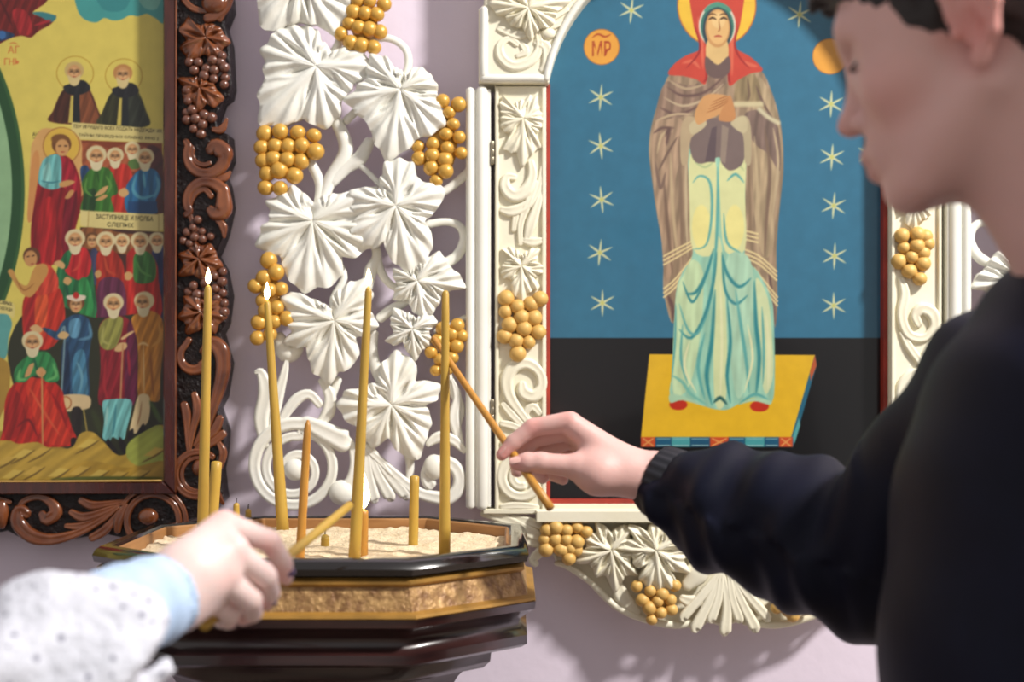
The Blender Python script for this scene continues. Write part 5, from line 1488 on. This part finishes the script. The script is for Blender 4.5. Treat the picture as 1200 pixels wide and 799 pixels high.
# ---- the man
T3 = lambda v: np.array([v[0], v[1], v[2]], float)
HP = lambda px, py, Y: T3(PX(px, py, Y))
HO, HM = head_frame((0.354, 1.075, 1.497), 25, 15)
man = Body(0.0024)
hw_ = add_head(man, HO, HM)
neck_b = np.array([0.500, 1.075, 1.290])
man.cap(hw_(-0.035, 0, -0.02), neck_b, 0.054, 0.064, 0.03)
man.cap(hw_(0.005, 0, -0.055), neck_b + np.array([-0.03, 0, -0.02]), 0.038, 0.05, 0.03)
shR = np.array([0.44, 1.26, 1.235]); shL = np.array([0.50, 0.905, 1.235])
man.cap(neck_b + np.array([0, 0, -0.07]), neck_b + np.array([-0.03, 0.01, -0.30]), 0.078, 0.10, 0.03)
man.cap(neck_b + np.array([0, 0, -0.07]), shR, 0.05, 0.045, 0.03)
elR = np.array([0.350, 1.400, 1.075]); wrR = HP(772, 560, 1.55)
man.cap(shR, elR, 0.046, 0.040, 0.02); man.cap(elR, elR * 0.35 + wrR * 0.65, 0.040, 0.031, 0.02)
man.cap(elR * 0.35 + wrR * 0.65, wrR, 0.031, 0.0255, 0.02)
# hand: metacarpals, thumb ball, fingers
q = lambda x, y, dy=0.0: HP(x, y, 1.55 + dy)
s_ = 1.55 / FPX
man.cap(wrR, q(700, 545, 0.0), 0.0255, 0.024, 0.015)
man.chain([(q(735, 546, 0.00), 21 * s_), (q(672, 499, 0.005), 14 * s_)], 0.012)
man.chain([(q(735, 550, 0.02), 21 * s_), (q(670, 503, 0.026), 14 * s_)], 0.012)
man.chain([(q(735, 555, 0.035), 20 * s_), (q(674, 513, 0.046), 13 * s_)], 0.012)
man.chain([(q(735, 560, 0.045), 18 * s_), (q(682, 527, 0.062), 12 * s_)], 0.012)
man.chain([(q(740, 562, -0.008), 19 * s_), (q(700, 556, -0.012), 21 * s_), (q(676, 547, -0.014), 14.5 * s_)], 0.014)
man.chain([(q(676, 547, -0.014), 14 * s_), (q(634, 542, -0.014), 11.6 * s_), (q(618, 542, -0.013), 11.2 * s_), (q(605, 543, -0.012), 8.6 * s_)], 0.005)
man.chain([(q(668, 494, 0.005), 12.5 * s_), (q(624, 501, 0.010), 10.8 * s_), (q(602, 518, 0.009), 9.4 * s_), (q(588, 533, 0.007), 7.2 * s_)], 0.0025)
man.chain([(q(668, 504, 0.026), 12.5 * s_), (q(625, 514, 0.032), 10.8 * s_), (q(606, 536, 0.030), 9.6 * s_), (q(606, 552, 0.026), 7.8 * s_)], 0.0025)
man.chain([(q(672, 514, 0.046), 12 * s_), (q(634, 526, 0.051), 10.4 * s_), (q(624, 548, 0.048), 9.2 * s_), (q(636, 560, 0.040), 7.6 * s_)], 0.0025)
man.chain([(q(680, 528, 0.062), 11 * s_), (q(652, 540, 0.066), 9 * s_), (q(648, 556, 0.062), 8 * s_), (q(660, 562, 0.054), 6.8 * s_)], 0.0025)
V, F = man.mesh()
V = relax(V, F, 1, 0.4)
sp = [(hw_(0.095, 0, -0.057), 0.020, (168, 96, 92), 0.75), (hw_(-0.008, 0.085, 0.0), 0.040, (214, 116, 104), 0.65), (hw_(0.112, 0, -0.024), 0.020, (204, 132, 120), 0.5),
      (hw_(0.06, 0.05, -0.02), 0.035, (214, 146, 134), 0.5),
      (q(590, 531, 0.006), 0.016, (224, 138, 132), 0.7), (q(604, 543, -0.02), 0.014, (224, 140, 134), 0.6), (q(668, 486, 0.0), 0.018, (222, 156, 148), 0.6), (q(625, 498, 0.0), 0.014, (222, 146, 138), 0.6)]
person = fast_mesh('person', V, F, M_skin, None, skin_colors(V, (214, 170, 162), None, sp))
tag(person, 'young man in navy jacket bowing his head and reaching out with a candle', 'person')
# thumb nail
def nail(c, r, n_, along, mat, parent):
    n_ = Vector(n_).normalized(); al = Vector(along); al = (al - n_ * al.dot(n_)).normalized(); sd = n_.cross(al)
    m = MB(); vs = []; fs = []
    A, Bn = 7, 6
    for i in range(A):
        for j in range(Bn):
            u = -1 + 2 * i / (A - 1); v = -1 + 2 * j / (Bn - 1)
            e = math.sqrt(max(0, 1 - 0.55 * u ** 4))
            vs.append(Vector(c) + al * (u * r * 1.25) + sd * (v * r * e) + n_ * (-(v * v) * r * 0.38))
    nn = len(vs)
    vs += [v - n_ * 0.0015 for v in vs]
    for i in range(A - 1):
        for j in range(Bn - 1):
            a = i * Bn + j
            fs.append((a, a + Bn, a + Bn + 1, a + 1)); fs.append((nn + a, nn + a + 1, nn + a + Bn + 1, nn + a + Bn))
    m.add(vs, fs)
    return m.build('fingernail', mat, parent)
nail(Vector(q(604, 537, -0.019)), 0.0052, (-0.25, -0.62, 0.75), Vector(q(600, 543)) - Vector(q(640, 542)), M_nailp, person)
nail(Vector(q(588, 527, 0.0035)), 0.0045, (-0.75, -0.25, 0.55), Vector(q(586, 534)) - Vector(q(602, 518)), M_nailp, person)
# eyes (closed lids show a slit), brows
for s in (-1, 1):
    m = MB(); m.ellipsoid(hw_(0.0735, s * 0.031, 0.018), (0.0125, 0.0125, 0.0105)); m.build('eye', M_eye, person)
    br = MB(); br.sweep([(Vector(hw_(0.0920, s * 0.014, 0.042)), 0.002), (Vector(hw_(0.0915, s * 0.028, 0.047)), 0.0034), (Vector(hw_(0.080, s * 0.045, 0.043)), 0.0018)], 1, 8, 4); br.build('eyebrow', M_hair, person)
    la = MB(); la.sweep([(Vector(hw_(0.086, s * 0.020, 0.014)), 0.0008), (Vector(hw_(0.089, s * 0.032, 0.0125)), 0.0016), (Vector(hw_(0.082, s * 0.043, 0.014)), 0.0008)], 1, 6, 4); la.build('eyelash', M_hair, person)
def hair_mesh(O, Mx, parent, long=False, mat=None):
    H = Body(0.004)
    w = lambda f, l, u: O + f * Mx[0] + l * Mx[1] + u * Mx[2]
    H.ell(w(-0.012, 0, 0.056), (0.103, 0.085, 0.088), Mx, 0.02)
    H.ell(w(0.050, 0, 0.095), (0.055, 0.062, 0.036), Mx, 0.02)
    for s in (-1, 1):
        H.cap(w(0.020, s * 0.066, 0.06), w(0.020, s * 0.0675, 0.026), 0.017, 0.008, 0.015)   # sideburns
        H.cap(w(-0.055, s * 0.05, 0.0), w(-0.06, s * 0.03, -0.045), 0.03, 0.022, 0.02)
    for l in (-0.045, -0.02, 0.005, 0.03, 0.05):                                              # fringe locks
        H.cap(w(0.085, l, 0.105), w(0.106 - abs(l) * 0.35, l * 1.05 + 0.004, 0.080 - 0.004 * math.sin(l * 200)), 0.014, 0.007, 0.01)
    if long:
        for l in (-0.06, -0.03, 0, 0.03, 0.06):
            H.cap(w(-0.06, l, 0.0), w(-0.07, l, -0.20), 0.04, 0.025, 0.02)
    # open the face and the ears
    H.ell(w(0.095, 0, -0.01), (0.055, 0.075, 0.082), Mx, 0.012, '-')
    H.ell(w(0.05, 0, -0.06), (0.06, 0.085, 0.062), Mx, 0.012, '-')
    for s in (-1, 1):
        H.ell(w(-0.008, s * 0.088, 0.005), (0.022, 0.02, 0.036), Mx, 0.01, '-')
    def disp(P):
        q_ = (P - O) @ Mx.T
        return 0.0016 * np.sin(q_[:, 1] * 520 + 3 * np.sin(q_[:, 2] * 60)) * np.cos(q_[:, 0] * 90) + 0.001 * np.sin(q_[:, 0] * 420 + q_[:, 1] * 300)
    V, F = H.mesh(disp)
    return fast_mesh('hair', V, F, mat or M_hair, parent)
hair_mesh(HO, HM, person)

# jacket: torso, hanging left sleeve, reaching right sleeve, collar
J = Body(0.005)
J.ell((0.475, 1.095, 1.04), (0.188, 0.205, 0.335), None, 0.04)
J.ell((0.475, 1.095, 0.80), (0.165, 0.195, 0.18), None, 0.06)
J.cap(shL, (0.535, 0.865, 0.98), 0.074, 0.064, 0.03); J.cap((0.535, 0.865, 0.98), (0.46, 0.85, 0.76), 0.062, 0.048, 0.03)
J.cap((0.47, 1.16, 1.20), shR, 0.085, 0.075, 0.04)
J.cap(shR, elR, 0.078, 0.075, 0.03)
J.cap(elR, HP(905, 612, 1.47), 0.077, 0.069, 0.03)
J.cap(HP(905, 612, 1.47), HP(835, 592, 1.515), 0.069, 0.058, 0.03)
J.cap(HP(835, 592, 1.515), HP(800, 578, 1.535), 0.057, 0.043, 0.02)
J.cap(HP(800, 578, 1.535), HP(777, 568, 1.548), 0.041, 0.037, 0.01)
J.ell((0.525, 1.075, 1.215), (0.125, 0.165, 0.115), None, 0.04)
for i in range(14):                                                  # stand-up collar
    a0 = 2 * PI * i / 14; a1 = 2 * PI * (i + 1) / 14
    ctr = lambda a: np.array([0.484 + 0.082 * math.cos(a), 1.075 + 0.080 * math.sin(a), 1.338 + 0.028 * math.cos(a)])
    J.cap(ctr(a0), ctr(a1), 0.016, 0.016, 0.012)
J.cap((0.44, 1.075, 1.38), (0.485, 1.075, 1.31), 0.062, 0.067, 0.01, '-')
ax_s = HP(777, 568, 1.548) - elR; ax_s = ax_s / np.linalg.norm(ax_s)
def folds(P):
    t = (P - elR) @ ax_s
    rel = P - elR - t[:, None] * ax_s
    ang = np.arctan2(rel[:, 2], rel[:, 1])
    on = np.clip((t + 0.06) / 0.05, 0, 1) * np.clip((0.262 - t) / 0.03, 0, 1) * (np.sqrt((rel ** 2).sum(1)) < 0.13)
    w1 = np.sin(t * 62 + 1.6 * np.sin(ang * 2 + 0.5) + 0.8) * 0.0055 + np.sin(t * 118 - 2.2 * np.sin(ang * 1.5 + 1) + 2) * 0.0032
    cuff = np.clip((t - 0.225) / 0.02, 0, 1) * 0.0012 * np.sin(ang * 26) * (np.sqrt((rel ** 2).sum(1)) < 0.08)
    rest = 0.004 * np.sin(P[:, 2] * 34 + 3 * np.sin(P[:, 0] * 18) + P[:, 1] * 9) * np.sin(P[:, 0] * 27 + P[:, 2] * 11)
    return w1 * on + cuff + rest * (1 - on)
V, F = J.mesh(folds)
V = relax(V, F, 1, 0.4)
jacket = fast_mesh('jacket', V, F, M_navy, person)
# cuff of the reaching sleeve: ribbed elastic band
m = MB(); vs = []; fs = []
c0 = HP(806, 578, 1.533); c1 = HP(769, 562, 1.553)
axv = Vector(c1 - c0).normalized(); sa = Vector((0, 0, 1)) - axv * axv.z; sa.normalize(); sb = axv.cross(sa)
rings = [(0.0, 0.041), (0.12, 0.0425), (0.9, 0.0395), (1.0, 0.0385), (1.0, 0.034), (0.2, 0.034)]
SEG = 96
for t, r in rings:
    for k in range(SEG):
        a = 2 * PI * k / SEG
        rr = r + 0.0009 * math.sin(k * 2 * PI * 24 / SEG) * (1 if r > 0.035 else 0)
        vs.append(Vector(c0) + Vector(c1 - c0) * t + sa * (rr * 1.0 * math.cos(a)) + sb * (rr * 0.95 * math.sin(a)))
for i in range(len(rings) - 1):
    for k in range(SEG):
        k2 = (k + 1) % SEG
        fs.append((i * SEG + k, i * SEG + k2, (i + 1) * SEG + k2, (i + 1) * SEG + k))
m.add(vs, fs)
m.build('cuff', M_navyc, jacket)
# trousers and shoes below the picture
Tr = Body(0.008)
Tr.ell((0.475, 1.095, 0.80), (0.145, 0.175, 0.14), None, 0.04)
for yy in (1.0, 1.19):
    Tr.cap((0.475, yy, 0.80), (0.45, yy, 0.45), 0.092, 0.068, 0.03); Tr.cap((0.45, yy, 0.45), (0.475, yy, 0.07), 0.068, 0.055, 0.03)
V, F = Tr.mesh(); fast_mesh('trousers', V, F, M_trou, person)
for yy in (1.0, 1.19):
    S_ = Body(0.006)
    S_.cap((0.49, yy, 0.045), (0.33, yy, 0.038), 0.042, 0.036, 0.02); S_.cap((0.48, yy, 0.08), (0.46, yy, 0.06), 0.045, 0.045, 0.02)
    V, F = S_.mesh(clip=lambda P: -P[:, 2] + 0.001)
    fast_mesh('shoe', V, F, M_shoe, person)

# ---- the woman whose hand and sleeve reach in at the lower left
wm = Body(0.0024)
wrW = HP(196, 700, 1.135); elW = np.array([-0.485, 0.97, 0.955]); shW = np.array([-0.66, 0.76, 1.235])
wm.cap(shW, elW, 0.042, 0.035, 0.02); wm.cap(elW, elW * 0.3 + wrW * 0.7, 0.036, 0.029, 0.02); wm.cap(elW * 0.3 + wrW * 0.7, wrW, 0.029, 0.0245, 0.02)
g = lambda x, y, Y: HP(x, y, Y)
wm.chain([(wrW, 0.0245), (g(225, 672, 1.145), 0.024)], 0.015)
wm.chain([(g(214, 668, 1.150), 0.022), (g(262, 618, 1.190), 0.0145)], 0.014)
wm.chain([(g(214, 680, 1.145), 0.022), (g(272, 645, 1.165), 0.0145)], 0.014)
wm.chain([(g(212, 695, 1.145), 0.022), (g(262, 675, 1.160), 0.0140)], 0.014)
wm.chain([(g(210, 708, 1.150), 0.020), (g(248, 700, 1.170), 0.0130)], 0.014)
wm.chain([(g(262, 615, 1.190), 0.0120), (g(316, 634, 1.212), 0.0096), (g(332, 660, 1.230), 0.0084), (g(335, 677, 1.243), 0.0068)], 0.0015)
wm.chain([(g(274, 647, 1.165), 0.0122), (g(311, 675, 1.182), 0.0098), (g(317, 694, 1.206), 0.0086), (g(311, 707, 1.224), 0.0070)], 0.0015)
wm.chain([(g(262, 679, 1.160), 0.0118), (g(294, 703, 1.172), 0.0096), (g(296, 718, 1.195), 0.0084), (g(285, 724, 1.213), 0.0070)], 0.0015)
wm.chain([(g(248, 702, 1.170), 0.0104), (g(270, 718, 1.180), 0.0086), (g(268, 727, 1.200), 0.0076), (g(258, 727, 1.216), 0.0064)], 0.0015)
wm.chain([(g(222, 676, 1.185), 0.0190), (g(258, 672, 1.235), 0.0135), (g(292, 676, 1.270), 0.0105), (g(318, 668, 1.285), 0.0080)], 0.006)
# torso, neck and head stand outside the picture
WO, WM = head_frame((-0.77, 0.70, 1.50), 180 - 38, 12)
wneck = np.array([-0.80, 0.68, 1.30])
add_head(wm, WO, WM)
wm.cap(WO + np.array([-0.02, -0.01, -0.03]), wneck, 0.045, 0.052, 0.03)
wm.cap(wneck, shW, 0.05, 0.045, 0.04); wm.cap(wneck, wneck + np.array([0, 0, -0.3]), 0.08, 0.10, 0.04)
V, F = wm.mesh()
V = relax(V, F, 1, 0.4)
sp = [(g(266, 608, 1.18), 0.020, (240, 176, 170), 0.7), (g(276, 640, 1.15), 0.018, (240, 182, 176), 0.6), (g(266, 672, 1.145), 0.018, (240, 184, 176), 0.5), (g(334, 668, 1.235), 0.018, (236, 166, 160), 0.6), (g(312, 704, 1.215), 0.016, (238, 168, 160), 0.6), (g(288, 722, 1.20), 0.016, (236, 160, 154), 0.6), (g(316, 640, 1.205), 0.016, (242, 182, 174), 0.5)]
woman = fast_mesh('person', V, F, M_skin, None, skin_colors(V, (232, 204, 198), None, sp))
tag(woman, 'woman in white lace sleeve over pale blue cuff gripping a candle', 'person')
nA = Vector((0.72, -0.62, 0.30)).normalized()
nail(Vector(g(333.5, 668, 1.236)) + nA * 0.0080, 0.0052, nA, Vector(g(335, 680, 1.243)) - Vector(g(332, 660, 1.230)), M_nail, woman)
nB = Vector((0.80, -0.50, -0.15)).normalized()
nail(Vector(g(314, 700, 1.215)) + nB * 0.0080, 0.0046, nB, Vector(g(311, 708, 1.224)) - Vector(g(317, 693, 1.206)), M_nail, woman)
hair_mesh(WO, WM, woman, True, material('brown_hair', (84, 58, 40), 0.5, var=0.3, scale=60))
# pale blue cuff
CB = Body(0.002)
cA = HP(188, 700, 1.130); cB = HP(135, 722, 1.095)
CB.cap(cA, cB, 0.0345, 0.039, 0.01)
axc = (cA - cB) / np.linalg.norm(cA - cB)
CB.cap(cA - axc * 0.01, cA + axc * 0.05, 0.0305, 0.0305, 0.003, '-')
V, F = CB.mesh(disp=lambda P: 0.0008 * np.sin((P @ axc) * 260), clip=lambda P: (P - cA) @ axc - 0.012)
fast_mesh('shirt_cuff', V, F, M_cuff, woman)
# lace sleeve with eyelets
def lace_material():
    m = material('white_lace', (212, 214, 224), 0.9, var=0.10, scale=50, bump=0.9, bscale=110)
    nt = m.node_tree
    b = nt.nodes['Principled BSDF']
    src = b.inputs['Base Color'].links[0].from_socket
    tc = nt.nodes.new('ShaderNodeTexCoord')
    vo = nt.nodes.new('ShaderNodeTexVoronoi'); vo.inputs['Scale'].default_value = 75; vo.inputs['Randomness'].default_value = 0.55
    nt.links.new(tc.outputs['Object'], vo.inputs['Vector'])
    n2 = nt.nodes.new('ShaderNodeTexNoise'); n2.inputs['Scale'].default_value = 22
    nt.links.new(tc.outputs['Object'], n2.inputs['Vector'])
    thr = nt.nodes.new('ShaderNodeMath'); thr.operation = 'LESS_THAN'; thr.inputs[1].default_value = 0.19
    nt.links.new(vo.outputs['Distance'], thr.inputs[0])
    gate = nt.nodes.new('ShaderNodeMath'); gate.operation = 'GREATER_THAN'; gate.inputs[1].default_value = 0.45
    nt.links.new(n2.outputs['Fac'], gate.inputs[0])
    mul = nt.nodes.new('ShaderNodeMath'); mul.operation = 'MULTIPLY'
    nt.links.new(thr.outputs[0], mul.inputs[0]); nt.links.new(gate.outputs[0], mul.inputs[1])
    mx = nt.nodes.new('ShaderNodeMix'); mx.data_type = 'RGBA'
    nt.links.new(mul.outputs[0], mx.inputs[0]); nt.links.new(src, mx.inputs[6]); mx.inputs[7].default_value = lin((120, 120, 138))
    nt.links.new(mx.outputs[2], b.inputs['Base Color'])
    return m
SL = Body(0.004)
e0 = HP(122, 752, 1.072)
SL.cap(e0, HP(82, 775, 1.045), 0.050, 0.054, 0.02)
SL.cap(HP(82, 775, 1.045), elW, 0.054, 0.062, 0.03)
SL.cap(elW, shW, 0.066, 0.075, 0.03)
SL.cap(shW, wneck + np.array([0, 0, -0.06]), 0.07, 0.075, 0.04)
SL.cap(wneck + np.array([0, 0, -0.09]), wneck + np.array([-0.02, -0.03, -0.45]), 0.125, 0.125, 0.05)
SL.cap(wneck + np.array([-0.14, -0.10, -0.08]), wneck + np.array([-0.2, -0.1, -0.34]), 0.06, 0.055, 0.04)
axl = e0 - HP(40, 795, 1.02); axl = axl / np.linalg.norm(axl)
SL.cap(e0 + axl * 0.020, e0 + axl * 0.10, 0.043, 0.043, 0.004, '-')
def lf(P):
    t = (P - e0) @ axl
    rel = P - e0 - t[:, None] * axl
    ang = np.arctan2(rel[:, 2], rel[:, 1])
    return 0.006 * np.sin(ang * 4 + t * 25) + 0.0055 * np.sin(t * 55 + 2 * np.sin(ang * 2)) + 0.0012 * np.sin(ang * 14) * np.sin(t * 160)
V, F = SL.mesh(lf, clip=lambda P: np.where(P[:, 0] > -0.45, (P - e0) @ axl - 0.024, -1.0))
V = relax(V, F, 1, 0.4)
fast_mesh('lace_sleeve', V, F, lace_material(), woman)
SK = Body(0.01)
SK.cap(wneck + np.array([-0.02, -0.03, -0.45]), np.array([-0.83, 0.64, 0.14]), 0.135, 0.23, 0.04)
V, F = SK.mesh(disp=lambda P: 0.012 * np.sin(np.arctan2(P[:, 1] - 0.64, P[:, 0] + 0.83) * 14), clip=lambda P: -P[:, 2] + 0.02)
fast_mesh('skirt', V, F, material('grey_skirt', (90, 92, 104), 0.8, var=0.1), woman)
for yy in (0.56, 0.72):
    S_ = Body(0.006)
    S_.cap((-0.83, yy, 0.035), (-0.64, yy + 0.03, 0.032), 0.036, 0.032, 0.02)
    V, F = S_.mesh(clip=lambda P: -P[:, 2] + 0.001)
    fast_mesh('shoe', V, F, M_shoe, woman)
